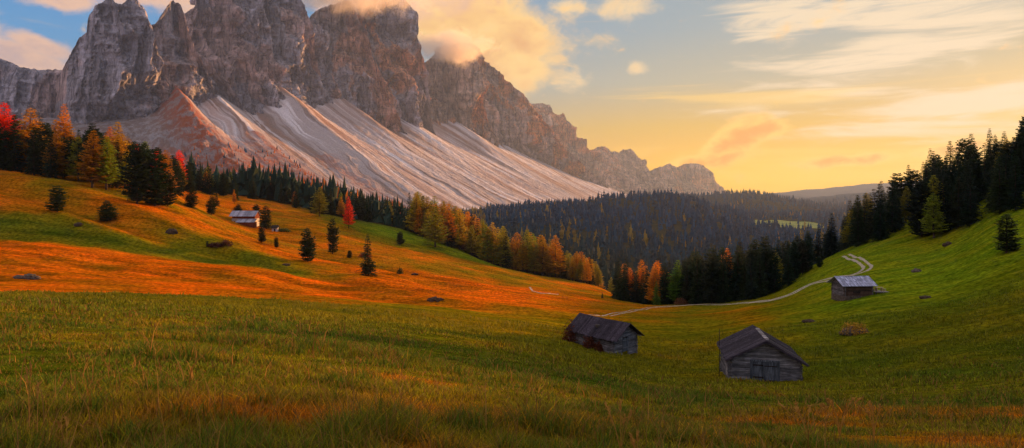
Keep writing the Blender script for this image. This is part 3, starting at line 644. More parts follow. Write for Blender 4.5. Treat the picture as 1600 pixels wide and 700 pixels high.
# --- far woods: nobody could count them
def far_trees():
    r = np.random.default_rng(5); pts = []
    # sample the land beyond 380 m with a spacing that grows with distance
    N = 60000
    ld = r.uniform(math.log(370), math.log(4200), N); d = np.exp(ld); px = r.uniform(250, 1500, N)
    X = (px - CX) / F * d
    y0 = HY - H(X, d) / d * F
    keep = np.ones(N, bool)
    me_ = np.exp(-(((px - 1232) / 62) ** 2) - (((d - 1500) / 190) ** 2)) > .40
    keep &= ~(me_ & (d > 900) & (r.random(N) > .04))
    keep &= ~((px < 640) & (d > 1500)); keep &= ~((px < 760) & (d > 1750)); keep &= ~((d < 420) & (px > 1260)) 
    gap = fbm(X / 60, d / 90, oct=3, seed=77); keep &= gap > -.34
    # thin out where they would crowd: area density about one per 60 m2 near, sparser far
    dens = np.clip(1 / (55 + (d / 300) ** 2 * 9), 0, 1); cell = dens * (d * d / F) * (1250 / N) * math.log(4200 / 370)
    keep &= r.random(N) < cell * 1.0
    X, d, px = X[keep], d[keep], px[keep]
    z = H(X, d)
    return X, d, px, z
X, d, px, z = far_trees()
q_ = np.random.default_rng(66); ti = q_.integers(2, int(nt * .5), 26000); si = q_.integers(0, ns, 26000)
pb = P[ti, si]; bb = CX + F * pb[:, 0] / pb[:, 1]; lim = np.where((pv[si] > 150) & (pv[si] < 360), .55, .14) * (1 + .6 * fbm(pb[:, 0] / 60, pb[:, 1] / 60, oct=3, seed=68))
kp = (tv[ti] < lim) & (bb < 900) & (q_.random(26000) < np.where(tv[ti] > .14, .55 * (1 - tv[ti]), 1.0) * .7)
pb = pb[kp]; X = np.concatenate([X, pb[:, 0]]); d = np.concatenate([d, pb[:, 1]]); z = np.concatenate([z, pb[:, 2] - 1]); px = np.concatenate([px, bb[kp]]); nlow = len(pb)
n = len(X); r = np.random.default_rng(6)
ht = r.triangular(7, 17, 28, n) * (1 + .15 * sstep(1500, 3000, d)); ht[n - nlow:] *= .66; rad = ht * r.uniform(.14, .25, n)
K = 6; lev = [(.05, 1.0), (.38, .82), (.36, .5), (.68, .55), (.66, .28), (1.0, .0)]
V = np.zeros((n, len(lev), K, 3), np.float32)
for i, (zz, rr) in enumerate(lev):
    ang = r.uniform(0, 6.28, n)[:, None] + np.arange(K)[None] * 2 * math.pi / K
    rj = rad[:, None] * rr * r.uniform(.6, 1.25, (n, K))
    V[:, i, :, 0] = X[:, None] + np.cos(ang) * rj; V[:, i, :, 1] = d[:, None] + np.sin(ang) * rj
    V[:, i, :, 2] = (z + ht * zz)[:, None] + (r.uniform(-.06, .06, (n, K)) * ht[:, None] if 0 < i < 5 else 0)
fl = []
for i in range(len(lev) - 1):
    for k in range(K): fl.append((i * K + k, i * K + (k + 1) % K, (i + 1) * K + (k + 1) % K, (i + 1) * K + k))
fl = np.array(fl); Fm = (fl[None] + (np.arange(n) * len(lev) * K)[:, None, None]).reshape(-1, 4)
nn = fbm(X / 130, d / 130, oct=3, seed=31) + r.normal(0, .35, n)
larch = (nn > .92 - .35 * (px < 900)) | ((px < 760) & (d > 700) & (r.random(n) < .5))
cc = np.array([.006, .050, .105])[None] * r.uniform(.7, 1.4, n)[:, None]  # blue of the valley haze painted into the distant spruce colour
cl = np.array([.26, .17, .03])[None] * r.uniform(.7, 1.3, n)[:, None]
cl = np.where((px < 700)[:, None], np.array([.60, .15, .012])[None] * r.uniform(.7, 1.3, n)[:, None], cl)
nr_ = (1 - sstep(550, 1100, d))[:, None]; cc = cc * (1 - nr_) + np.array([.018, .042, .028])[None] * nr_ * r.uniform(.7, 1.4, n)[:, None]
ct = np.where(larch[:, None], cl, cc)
ct = np.repeat(ct, len(lev) * K, 0)
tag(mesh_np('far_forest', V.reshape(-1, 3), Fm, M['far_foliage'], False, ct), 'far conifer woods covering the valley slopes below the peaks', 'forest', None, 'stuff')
print('trees', ntree[0], 'far', n)

# ------------------------------------------------------------------ tracks
def strip(name, pts, width, label, lift=.05, dmin=60, off=0.0, row=True):
    P_ = np.array([at_row(a, b, dmin, 262)[:2] if row else (a, b) for a, b in pts])
    s = np.concatenate([[0], np.cumsum(np.linalg.norm(np.diff(P_, axis=0), axis=1))]); t = np.linspace(0, s[-1], int(s[-1] / .6) + 2)
    Q = np.stack([pchip(s, P_[:, 0], t), pchip(s, P_[:, 1], t)], 1)
    for _ in range(30): Q[1:-1] = .5 * Q[1:-1] + .25 * (Q[:-2] + Q[2:])
    tg = np.gradient(Q, axis=0); tg /= np.linalg.norm(tg, axis=1)[:, None]; nr = np.stack([-tg[:, 1], tg[:, 0]], 1)
    w = width * (1 + .45 * fbm(t / 2.2, t * 0, oct=3, seed=3))
    rows = []
    for u_ in (-1, -.5, 0, .5, 1):
        q = Q + nr * (off + u_ * w[:, None] / 2); rows.append(np.stack([q[:, 0], q[:, 1], H(q[:, 0], q[:, 1]) + lift * (1 if abs(u_) < 1 else -.6)], 1))
    R_ = np.stack(rows, 1)
    return tag(mesh_np(name, R_.reshape(-1, 3), gridfaces(R_.shape[0], 5), M['track'], True), label, None, None, 'structure')
MAIN = [(1322, 399), (1338, 404), (1350, 412), (1356, 418), (1350, 424), (1335, 430), (1312, 434), (1290, 438), (1268, 443), (1250, 452), (1235, 461), (1210, 468), (1170, 473), (1120, 476), (1070, 477), (1040, 479), (1005, 484), (970, 489), (925, 493)]
UPPER, LOWER = MAIN[:13], MAIN[12:]
for side_, nm_ in ((-.85, 'left'), (.85, 'right')):
    strip('track', UPPER, .95, nm_ + ' pale wheel rut of the track winding up the green slope', .09, 80, side_)
    strip('track', LOWER, .42, nm_ + ' faint wheel rut of the track across the valley floor', .07, 80, side_)
strip('path', [(828, 449), (836, 456), (846, 459), (872, 460)], .9, 'short pale path bend in the orange meadow', .09, 120)

# ------------------------------------------------------------------ huts
def log_wall(mb, along, a0, a1, fixed, z0, z1, dia=.2, out=.16, hole=None):
    """horizontal squared logs, ends crossing at the corners"""
    z = z0; k = 0
    while z < z1 - .03:
        dd = dia * random.uniform(.88, 1.12); zt = min(z + dd, z1); e0 = a0 - out * random.uniform(.5, 1.3); e1 = a1 + out * random.uniform(.5, 1.3)
        t = dia * .42 * random.uniform(.85, 1.15)
        segs = [(e0, e1)]
        if hole and z < hole[2] - .05: segs = [(e0, hole[0]), (hole[1], e1)]
        for s0, s1 in segs:
            if along == 'x': mb.box(s0, s1, fixed - t, fixed + t, z + .012, zt - .012, .012)
            else: mb.box(fixed - t, fixed + t, s0, s1, z + .012 + dia * .0, zt - .012, .012)
        z = zt; k += 1

def roof_half(mb, side, W2, L0, L1, zr, ze, zback=0.0, t=.07, n=22, edge_j=.08):
    """boards running from ridge to eave; side -1/+1"""
    ys = np.linspace(L0, L1, n + 1)
    for i in range(n):
        a, b = ys[i] + .008, ys[i + 1] - .008; dz = random.uniform(-.014, .014)
        dz -= .07 * math.sin(math.pi * (a - L0) / (L1 - L0))
        sa, sb = zback * (a - L0) / (L1 - L0), zback * (b - L0) / (L1 - L0)
        e = W2 + random.uniform(-edge_j, edge_j); ez = ze - (e - W2) * (zr - ze) / W2
        p = [(0, a, zr + dz + sa), (side * e, a, ez + dz + sa), (side * e, b, ez + dz + sb), (0, b, zr + dz + sb)]
        if side < 0: p = p[::-1]
        mb.slab(*p, t)

def hut_nearest():
    x, y = (1194.5 - CX) / F * 50.6, 50.6 + .15
    x = 21.0; y = 50.6; g = -15.15
    e = empty('log_hut', (x, y, g), math.radians(-12))
    tag(e, 'weathered log hut nearest the camera, gable with closed double doors', 'hut')
    W, Ln, wz, rz = 2.72, 5.6, 1.75, 3.15        # half width, length, wall height, ridge height
    mb = MB(); log_wall(mb, 'x', -W, W, 0, -.5, wz, .2, .16, (-.62 - .45, .62 + .35, 1.62))
    z = wz
    while z < rz - .12:                                             # gable logs
        hw = W * (rz - z - .05) / (rz - wz); mb.box(-hw, hw, -.075, .075, z + .012, z + .18, .012); z += .19
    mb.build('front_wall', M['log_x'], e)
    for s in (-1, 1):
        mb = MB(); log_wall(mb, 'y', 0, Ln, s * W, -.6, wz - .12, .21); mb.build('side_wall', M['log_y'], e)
    mb = MB(); log_wall(mb, 'x', -W, W, Ln, -.9, wz); z = wz
    while z < rz - .12: hw = W * (rz - z - .05) / (rz - wz); mb.box(-hw, hw, Ln - .075, Ln + .075, z + .012, z + .18, .012); z += .19
    mb.build('back_wall', M['log_x'], e)
    mb = MB(); mb.box(-1.2, -1.04, -.13, .06, -.2, 1.72, .012); mb.box(.94, 1.12, -.13, .06, -.2, 1.72, .012); mb.box(-1.2, 1.12, -.125, .06, 1.625, 1.74, .01); mb.build('door_frame', M['door'], e)
    mb = MB(); x_ = -1.03
    while x_ < -.1: mb.box(x_ + .006, x_ + .175, -.06, -.02, -.12, 1.6, .006); x_ += .18
    d1 = mb.build('door', M['door'], e)
    mb = MB(); mb.box(-.98, -.16, -.088, -.062, .25, .36); mb.box(-.98, -.16, -.088, -.062, 1.25, 1.36); mb.build('crossbar', M['pole'], d1)
    mb = MB(); x_ = -.08
    while x_ < .86: mb.box(x_ + .006, x_ + .165, -.1, -.06, .05, 1.3, .006); x_ += .17
    d2 = mb.build('door', M['door'], e)
    mb = MB(); mb.box(-.08, .93, -.125, -.102, 1.22, 1.30, .004); mb.box(-.08, .93, -.125, -.102, .02, .12, .004); mb.build('crossbar', M['pole'], d2)
    mb = MB(); x_ = -.08
    while x_ < .9: mb.box(x_ + .006, x_ + .165, -.045, -.01, 1.3, 1.6, .006); x_ += .17
    mb.build('door_panel', M['door'], e)
    rf = MB()
    roof_half(rf, -1, 3.2, -.55, 5.95, rz + .32, 1.72, 0, .07, 30, .06)
    roof_half(rf, 1, 3.25, -.55, 5.95, rz + .32, 1.63, 0, .07, 30, .06)
    r_ = rf.build('roof', M['roof'], e)
    mb = MB()
    for s, ze in ((-1, 1.72), (1, 1.63)):
        p = [(0, -.6, rz + .35), (s * 3.22, -.6, ze + .02), (s * 3.22, -.53, ze + .02), (0, -.53, rz + .35)]
        mb.slab(*(p if s > 0 else p[::-1]), .17)
    mb.build('barge_board', M['roof'], r_)
    mb = MB(); yy = .2
    while yy < 4.6:
        mb.box(.02, .34, yy, yy + .14, rz + .30 - .10, rz + .30 - .04 + .05, .02); yy += .2
    mb.build('ridge_boards', M['ridge'], r_)
    mb = MB()
    for s in (-1, 1): mb.tube((s * 2.6, -.5, 1.70 if s < 0 else 1.62), (s * 2.6, 5.8, 1.70 if s < 0 else 1.62), .07, .07)
    mb.tube((0, -.5, rz + .12), (0, 5.8, rz + .12), .09, .09); mb.build('purlins', M['log_y'], e)
    mb = MB()
    for k in range(26):
        a = -2.9 + 5.8 * random.random(); q = random.uniform(.12, .3); mb.box(a, a + q, -.28 + random.uniform(-.1, .08), -.08, -.5, random.uniform(-.06, .14), .05)
    mb.build('footing_stones', M['stone'], e)
    mb = MB(); mb.slab((-3.0, .15, 1.15), (-3.0, .7, 1.15), (-2.95, .7, .2), (-2.95, .15, .2), .04); mb.build('leaning_boards', M['ridge'], e)
    return e
hut_nearest()
e = empty('pole', at(1129, 54.5), 0); e.location = (18.85, 55.5, h1(18.85, 55.5)); tag(e, 'thin dark pole standing behind the nearest hut', 'pole')
mb = MB(); mb.tube((0, 0, -.3), (.03, 0, 4.3), .035, .025); mb.tube((-.12, 0, 3.9), (.14, 0, 3.95), .015, .015, 6); mb.build('shaft', M['pole'], e)

def hut_middle():
    e = empty('log_hut', (13.55, 73.35, -18.25), math.radians(41))
    tag(e, 'small dark log hut in the middle with red bushes along its wall', 'hut')
    W, Ln, wz, rz = 2.15, 7.0, 1.75, 3.1
    mb = MB(); log_wall(mb, 'x', -W, W, 0, -.6, wz, .2, .16, (-.55, .6, 1.5)); z = wz
    while z < rz - .12: hw = W * (rz - z - .05) / (rz - wz); mb.box(-hw, hw, -.075, .075, z + .012, z + .18, .012); z += .19
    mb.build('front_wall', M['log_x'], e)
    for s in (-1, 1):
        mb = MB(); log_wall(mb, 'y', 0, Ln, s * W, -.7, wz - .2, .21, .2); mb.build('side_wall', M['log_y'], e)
    mb = MB(); log_wall(mb, 'x', -W, W, Ln, -.7, wz, .2); z = wz
    while z < rz - .12: hw = W * (rz - z - .05) / (rz - wz); mb.box(-hw, hw, Ln - .075, Ln + .075, z + .012, z + .18, .012); z += .19
    mb.build('back_wall', M['log_x'], e)
    mb = MB(); x_ = -.54
    while x_ < .5: mb.box(x_ + .005, x_ + .16, -.1, -.05, -.1, 1.48, .006); x_ += .165
    dr = mb.build('door', M['door'], e)
    mb = MB(); mb.box(-.5, .55, -.13, -.103, .3, .4); mb.box(-.5, .55, -.13, -.103, 1.15, 1.25); mb.build('crossbar', M['log_x'], dr)
    rf = MB(); roof_half(rf, -1, 2.65, -.9, Ln + .35, rz + .28, 1.55, .1, .06, 34, .12); roof_half(rf, 1, 2.75, -.9, Ln + .35, rz + .28, 1.5, .1, .06, 34, .12)
    r_ = rf.build('roof', M['roof'], e)
    mb = MB(); mb.box(-1.55, -1.0, 3.0, 3.35, 2.55, 2.75, .02); mb.tube((-1.3, 3.15, 2.1), (-1.3, 3.15, 2.62), .12, .12); mb.build('roof_vent', M['stone'], r_)
    for (a, b) in ((-1.2, 2.8), (-1.75, 3.15)):
        pass
    mb = MB()
    for s in (-1, 1): mb.tube((s * 2.1, -.8, 1.58), (s * 2.1, Ln + .2, 1.60), .07, .07)
    mb.tube((0, -.8, rz + .1), (0, Ln + .2, rz + .1), .09, .09); mb.build('purlins', M['log_y'], e)
    return e
hut_middle()

def hut_right():
    x, y, g = at(1342, 114.5); g = -18.35
    e = empty('log_hut', (x, y, g), math.radians(4))
    tag(e, 'log hut with pale silver roof beside the winding track', 'hut')
    # length along x, 5.7 m; roof 7.2 m long
    mb = MB(); log_wall(mb, 'x', -2.75, 2.6, 0, 0, 2.05, .22, .2); mb.build('front_wall', M['brown'], e)
    mb = MB(); log_wall(mb, 'x', -2.75, 2.6, 3.9, 0, 2.05, .22, .2); mb.build('back_wall', M['brown'], e)
    for s in (-2.75, 2.6):
        mb = MB(); log_wall(mb, 'y', 0, 3.9, s, 0, 2.0, .22, .2); z = 2.05
        while z < 3.2: hw = 1.95 * (3.35 - z) / 1.3; mb.box(s - .08, s + .08, 1.95 - hw, 1.95 + hw, z, z + .19, .01); z += .2
        mb.build('side_wall', M['log_y'], e)
    mb = MB()
    for sgn in (-1, 1):
        yr, n = 1.95, 26
        for i in range(n):
            a = -3.6 + 6.9 * i / n; b = a + 6.9 / n - .012
            ze = 1.95; ye = -.75 if sgn < 0 else 4.65
            for k in range(4):
                t0_, t1_ = k / 4, (k + 1) / 4 + .03; l_ = .02 * (k + 1) + random.uniform(0, .02)
                p = [(a, ye + (yr - ye) * t0_, ze + (3.5 - ze) * t0_ - l_ * 0 + .03), (b, ye + (yr - ye) * t0_, ze + (3.5 - ze) * t0_ + .03), (b, ye + (yr - ye) * t1_, ze + (3.5 - ze) * t1_ - .01), (a, ye + (yr - ye) * t1_, ze + (3.5 - ze) * t1_ - .01)]
                dz = random.uniform(-.01, .01); p = [(q[0], q[1], q[2] + dz) for q in p]
                mb.slab(*p, .03)
    mb.build('roof', M['shingle'], e)
    mb = MB()
    for k in range(60):
        a = -3.0 + random.random() * 2.9; s_ = random.uniform(.12, .28); mb.box(a, a + s_, -.55 + random.uniform(-.25, .3), -.2 + random.uniform(0, .2), -.75 + random.random() * .6, -.4 + random.random() * .55, .07)
    mb.box(-2.9, 2.7, -.15, 4.0, -1.2, -.0, .03); mb.build('stone_base', M['stone'], e)
    mb = MB(); mb.box(-2.2, 2.2, -.16, -.12, 1.0, 1.12, .01); mb.box(-1.2, .2, -.18, -.12, .55, 1.0, .02); mb.build('lean_boards', M['pole'], e)
    t = empty('wooden_terrace', (x + 3.1, y - .2, h1(x + 4.2, y + .3) + .05), math.radians(4)); tag(t, 'low plank terrace at the right end of the silver-roofed hut', 'terrace')
    mb = MB(); yy = 0
    while yy < 2.0: mb.box(0, 2.6, yy, yy + .16, .22, .27, .005); yy += .18
    mb.build('deck', M['ridge'], t)
    mb = MB()
    for a in (.1, 1.3, 2.5):
        for b in (.1, 1.9): mb.tube((a, b, -.8), (a, b, .22), .06, .06, 6)
    mb.build('deck_posts', M['pole'], t)
    zt = t.location[2] + .27
    b = empty('picnic_table', (x + 4.25, y + .8, zt), math.radians(4)); tag(b, 'pale yellow picnic table on the small terrace', 'table')
    mb = MB(); mb.box(-.7, .7, -.32, .32, .70, .75); mb.build('table_top', M['bench'], b)
    for s in (-.55, .55): mb = MB(); mb.box(s - .04, s + .04, -.28, .28, 0, .70); mb.build('leg', M['bench'], b)
    for i, (dx, lb) in enumerate(((-1.05, 'pale yellow stool at the hut end of the picnic table'), (1.0, 'pale yellow stool at the outer end of the picnic table'))):
        s_ = empty('stool', (x + 4.25 + dx, y + .8, zt), math.radians(4)); tag(s_, lb, 'stool')
        mb = MB(); mb.box(-.2, .2, -.2, .2, .42, .47); mb.build('seat', M['bench'], s_)
        for a in (-.15, .15):
            for c in (-.15, .15): mb = MB(); mb.box(a - .03, a + .03, c - .03, c + .03, 0, .42); mb.build('leg', M['bench'], s_)
hut_right()

def barn_left():
    d = 262; x, y, g = at(381, d); k = d / F
    e = empty('barn', (x, y, g - .2), math.radians(0)); tag(e, 'long barn with two pale roofs and red gable on the left hillside', 'barn')
    mb = MB(); mb.box(-5.2, 4.6, 0, 5, -2, 2.8); mb.build('wall', M['plaster'], e)
    mb = MB(); mb.box(-5.0, 4.75, -.05, 5.05, 2.81, 3.9)
    mb.add([(4.78, -.6, 3.9), (4.78, 5.6, 3.9), (4.78, 2.5, 6.0), (4.6, -.6, 3.9), (4.6, 5.6, 3.9), (4.6, 2.5, 6.0)], [(0, 1, 2), (5, 4, 3), (0, 3, 4, 1), (1, 4, 5, 2), (2, 5, 3, 0)]); mb.build('upper_wall', M['redwood'], e)
    mb = MB()
    for s in (-1, 1):
        for i in range(14):
            a = -6.1 + 11.3 * i / 14; b = a + 11.3 / 14 - .02; ye = -1.0 if s < 0 else 6.0
            p = [(a, ye, 3.75), (b, ye, 3.75), (b - .0, 2.5, 6.1), (a + .0, 2.5, 6.1)]; mb.slab(*p, .1)
    mb.build('roof', M['barn_roof'], e)
    mb = MB()
    for i in range(9):
        a = -2.2 + 8.0 * i / 9; b = a + 8.0 / 9 - .02; mb.slab((a, -3.2, 1.3), (b, -3.2, 1.3), (b, -.06, 2.75), (a, -.06, 2.75), .09)
    mb.build('lower_roof', M['barn_roof'], e)
    mb = MB(); mb.box(-2.0, 5.6, -2.9, -.1, -2.2, 1.35); mb.build('lower_wall', M['redwood'], e)
    for a in (-4.3, -3.2): mb = MB(); mb.box(a, a + .6, -.06, .02, .9, 1.7); mb.build('window', M['pole'], e)
    x, y, g = at(429, 258); s = empty('shed', (x, y, g - .1), .1); tag(s, 'small white shed catching the sun right of the barn pines', 'shed')
    mb = MB(); mb.box(-1.1, 1.1, 0, 2.0, -1.0, 1.8); mb.add([(1.11, 0, 1.8), (1.11, 2, 1.8), (1.11, 1, 2.7), (-1.11, 0, 1.8), (-1.11, 2, 1.8), (-1.11, 1, 2.7)], [(0, 1, 2), (5, 4, 3), (0, 3, 4, 1)]); mb.build('wall', M['plaster'], s)
    mb = MB(); mb.slab((-1.4, -.4, 1.5), (1.4, -.4, 1.5), (1.4, 1, 2.8), (-1.4, 1, 2.8), .08); mb.slab((-1.4, 2.4, 1.5), (1.4, 2.4, 1.5), (1.4, 1, 2.8), (-1.4, 1, 2.8), .08); mb.build('roof', M['pole'], s)
    mb = MB(); mb.box(-.3, .4, -.05, .01, -.3, 1.3); mb.build('door', M['pole'], s)
barn_left()

# ------------------------------------------------------------------ rocks, heaps, bushes
def blob(name, loc, sx, sy, sz, seed, mat, rough=.35, n=22):
    th = np.linspace(0, math.pi, n)[:, None]; ph = np.linspace(0, 2 * math.pi, 2 * n)[None]
    v = np.stack([np.sin(th) * np.cos(ph), np.sin(th) * np.sin(ph), np.cos(th) + 0 * ph], -1)
    q = 1 + rough * fbm(v[..., 0] * 1.9 + seed, v[..., 1] * 1.9, v[..., 2] * 1.9, oct=4, seed=seed) + .1 * np.round(2 * vnoise(v[..., 0] * 3 + seed, v[..., 1] * 3, v[..., 2] * 3, seed)) * (rough > .3)
    v = v * q[..., None] * np.array([sx, sy, sz])
    v[:, -1] = v[:, 0]
    return v.reshape(-1, 3), gridfaces(n, 2 * n)
def lumps(name, loc, items, mat, label, cat, parent=None):
    V_, F_ = [], []; c = 0
    for i, (dx, dy, dz, sx, sy, sz) in enumerate(items):
        v, f = blob('', None, sx, sy, sz, int(abs(loc[0]) * 7 + i * 13) % 997, mat); V_.append(v + np.array([dx, dy, dz])); F_.append(f + c); c += len(v)
    o = mesh_np(name, np.concatenate(V_), np.concatenate(F_), mat, True)
    if parent: o.parent = parent
    else: o.location = loc; tag(o, label, cat)
    return o
def leafy(name, loc, sx, sy, sz, colr, label, cat, n=900, leaf=.12, parent=None, seed=1):
    r = np.random.default_rng(seed); p = r.normal(0, 1, (n, 3)); p /= np.linalg.norm(p, axis=1)[:, None]; p[:, 2] = np.abs(p[:, 2])
    rad = r.uniform(.45, 1.05, n) * (1 + .35 * fbm(p[:, 0] * 2 + seed, p[:, 1] * 2, p[:, 2] * 2, oct=3, seed=seed)); c = p * rad[:, None] * np.array([sx, sy, sz])
    a = r.normal(0, leaf, (n, 3)); b = r.normal(0, leaf, (n, 3)); V_ = np.stack([c, c + a, c + b], 1).reshape(-1, 3)
    cc = np.array(colr)[None] * r.uniform(.6, 1.4, (n, 1)); V_[:, 2] = np.maximum(V_[:, 2], -.3)
    o = mesh_np('leaves' if not parent is None or True else name, V_, np.arange(3 * n).reshape(-1, 3), M['grass'], False, np.repeat(cc, 3, 0))
    if parent: o.parent = parent; return o
    e = empty(name, loc); tag(e, label, cat); o.parent = e; mb = MB()
    for i in range(7):
        t = random.uniform(0, 6.28); mb.tube((0, 0, -.2), (math.cos(t) * sx * .6, math.sin(t) * sy * .6, sz * .7), .03, .012, 5, False)
    mb.build('stems', M['bark'], e)
    return e

x, y, z_ = at_row(1336, 522, 40, 140)
e = empty('rock_pile', (x, y, z_)); tag(e, 'grey rock pile topped with orange grass on the right meadow', 'rocks')
lumps('stones', (5, 0, 0), [(-.9, 0, .25, .8, .6, .5), (.2, -.1, .2, .6, .5, .42), (.95, 0, .3, .62, .5, .55), (1.5, .1, .12, .4, .4, .3), (-.3, .5, .35, .7, .5, .6), (-1.6, .1, .1, .4, .4, .25)], M['stone'], '', '', e)
leafy('', None, 1.9, 1.0, 1.5, (.52, .28, .03), '', '', 900, .13, e, 4)
for (px_, py_, items, mt, lb, nm, cat, dm) in (
    (1265, 503, [(0, 0, .05, 1.0, .8, .3)], 'dirt', 'low grassy mound left of the rock pile', 'mound', 'mound', 40),
    (1432, 425, [(0, 0, .15, .9, .7, .6), (.6, 0, .0, .5, .5, .4)], 'stone', 'dark boulder on the green slope right of the silver-roofed hut', 'boulder', 'rock', 60),
    (1447, 466, [(0, 0, .05, 1.0, .8, .35)], 'dirt', 'brown molehill mound below the dark boulder', 'mound', 'mound', 60),
    (42, 435, [(-1.2, 0, .1, 1.3, .8, .5), (.3, 0, .2, 1.2, .8, .6), (1.6, .1, .0, .8, .7, .4)], 'stone', 'flat grey rock heap in the lower orange meadow at far left', 'boulder', 'rock', 95),
    (122, 352, [(0, 0, .1, 1.1, .8, .6)], 'dirt', 'dark brown hump on the orange slope below the leftmost pine', 'mound', 'mound', 150),
    (268, 364, [(0, 0, .1, 1.5, 1, 1.1)], 'dirt', 'reddish brown hump on the orange slope left of the barn', 'mound', 'mound', 165),
    (680, 469, [(0, 0, 0, 1.6, 1.1, .6)], 'dirt', 'low dark mound at the lower edge of the orange meadow', 'mound', 'mound', 100),
    (447, 414, [(0, 0, 0, 1.1, .8, .4)], 'dirt', 'low dark mound left of the egg-shaped pine', 'mound', 'mound', 130),
    (648, 429, [(0, 0, 0, 1.2, .8, .4)], 'dirt', 'low dark mound right of the cone-shaped spruce', 'mound', 'mound', 130),
    (1032, 556, [(0, 0, 0, .35, .3, .12)], 'stone', 'small pale stone beside the middle hut door', 'boulder', 'rock', 60),
    (1482, 383, [(0, 0, .1, .9, .7, .7), (-.9, 0, .0, .6, .5, .5)], 'dirt', 'two-humped dark rock just below the right-hand wood', 'boulder', 'rock', 80)):
    lumps(nm, at_row(px_, py_, dm, 420), items, M[mt], lb, cat)
for (px_, py_, sx, sy, sz, c_, lb, n_, lf, dm) in (
    (570, 402, 2.2, 1.5, 1.9, (.22, .05, .02), 'dark red bush right of the columnar pine', 800, .2, 120),
    (625, 428, 1.0, .8, 1.9, (.05, .07, .02), 'small upright dark bush right of the cone-shaped spruce', 500, .16, 120),
    (336, 386, 2.4, 1.4, 1.3, (.09, .03, .02), 'brown scrub bush at the left of the barn meadow', 700, .2, 120),
    (352, 384, 2.2, 1.3, 1.7, (.10, .035, .02), 'brown scrub bush closer to the barn', 700, .2, 120),
    (440, 362, 4.0, 1.5, 1.5, (.05, .09, .015), 'low green bush in front of the white shed', 900, .22, 150),
    (1064, 476, 2.6, 1.5, 2.2, (.2, .09, .035), 'pale rusty bush at the edge of the dense valley stand', 900, .2, 150)):
    leafy('bush', at_row(px_, py_, dm, 420), sx, sy, sz, c_, lb, 'bush', n_, lf, None, int(px_))
# the red bushes along the middle hut: local wall positions turned into the world
ca, sa_ = math.cos(math.radians(41)), math.sin(math.radians(41))
for (lx_, ly_, sx, sz, lb) in ((-2.6, 6.6, 1.0, 2.3, 'tall rusty red bush at the rear corner of the middle hut'), (-2.75, 3.2, .9, 1.5, 'rusty red bush halfway along the middle hut wall'), (-2.6, 1.9, .55, 1.0, 'low dark red bush near the front corner of the middle hut')):
    wx, wy = 13.55 + lx_ * ca - ly_ * sa_, 73.35 + lx_ * sa_ + ly_ * ca
    leafy('bush', (wx, wy, h1(wx, wy)), sx, sx, sz, (.13, .035, .015), lb, 'bush', 1100, .1, None, int(lx_ * 10 + 80))

# ------------------------------------------------------------------ grass
def grass():
    r = np.random.default_rng(12); NB = 620000
    d = np.exp(r.uniform(math.log(2.6), math.log(95), NB) ** 1.0)
    px_ = r.uniform(-90, 1690, NB); X = (px_ - CX) / F * d; Y = d
    # clumping
    cl_ = fbm(X / .8, Y / .8, oct=2, seed=201); keep = r.random(NB) < .62 + .5 * cl_ 
    X, Y, d = X[keep], Y[keep], d[keep]; n = len(X)
    tall = fbm(X / 3.1, Y / 3.1, oct=3, seed=202)
    tuft = sstep(.15, .5, fbm(X / .45, Y / .45, oct=2, seed=203) + .5 * fbm(X / 2.5, Y / 2.5, oct=2, seed=204))
    h = (.04 + .055 * r.random(n)) * (1 + 1.3 * np.clip(tall, -.5, 1)) * (1 + 1.1 * tuft) * (1 + np.minimum(d, 60) / 55)
    tl = r.random(n) < .007; h = np.where(tl & (d < 40), h * 2.3 + .08, h)
    w = np.maximum(.0032, d * .00085) * r.uniform(.7, 1.3, n)
    a = r.uniform(0, 6.283, n); ln = r.uniform(.2, 1.1, n) * h
    dx, dy = np.cos(a), np.sin(a); lx, ly = np.cos(a + r.normal(0, .7, n) + 1.57), np.sin(a + r.normal(0, .7, n) + 1.57)
    z0 = H(X, Y) - .02
    P0 = np.stack([X - dx * w, Y - dy * w, z0], 1); P1 = np.stack([X + dx * w, Y + dy * w, z0], 1)
    M0 = np.stack([X - dx * w * .7 + lx * ln * .3, Y - dy * w * .7 + ly * ln * .3, z0 + h * .6], 1); M1 = np.stack([X + dx * w * .7 + lx * ln * .3, Y + dy * w * .7 + ly * ln * .3, z0 + h * .6], 1)
    T0 = np.stack([X - dx * w * .12 + lx * ln, Y - dy * w * .12 + ly * ln, z0 + h], 1); T1 = np.stack([X + dx * w * .12 + lx * ln, Y + dy * w * .12 + ly * ln, z0 + h], 1)
    V_ = np.stack([P0, P1, M0, M1, T0, T1], 1).reshape(-1, 3); b = np.arange(n)[:, None] * 6
    Fc = np.concatenate([b + np.array([[0, 1, 3, 2]]), b + np.array([[2, 3, 5, 4]])], 0)
    fd = 1 - .8 * sstep(35, 85, d)
    base = ground_tint(X, Y) * ((1 + (r.uniform(.45, 2.1, n) - 1) * fd) * (1 + .5 * cl_[keep] * fd))[:, None]
    dry = ((r.random(n) < .16 * (1 - sstep(30, 60, d))) | (tl & (d < 40)))[:, None]; tf = (tuft * (1 - sstep(20, 45, d)) * (r.random(n) < .8))[:, None]
    base = base * (1 - .75 * tf) + .75 * tf * np.array([.05, .105, .008])[None] * r.uniform(.6, 1.7, n)[:, None]
    base = np.where(dry, np.array([.34, .17, .035])[None] * r.uniform(.5, 1.2, n)[:, None], base * np.array([1.15, 1.2, 1.0]))
    tag(mesh_np('grass', V_, Fc, M['grass'], True, np.repeat(base, 6, 0)), 'tangled green and rusty meadow grass in the foreground', 'grass', None, 'stuff')
grass()

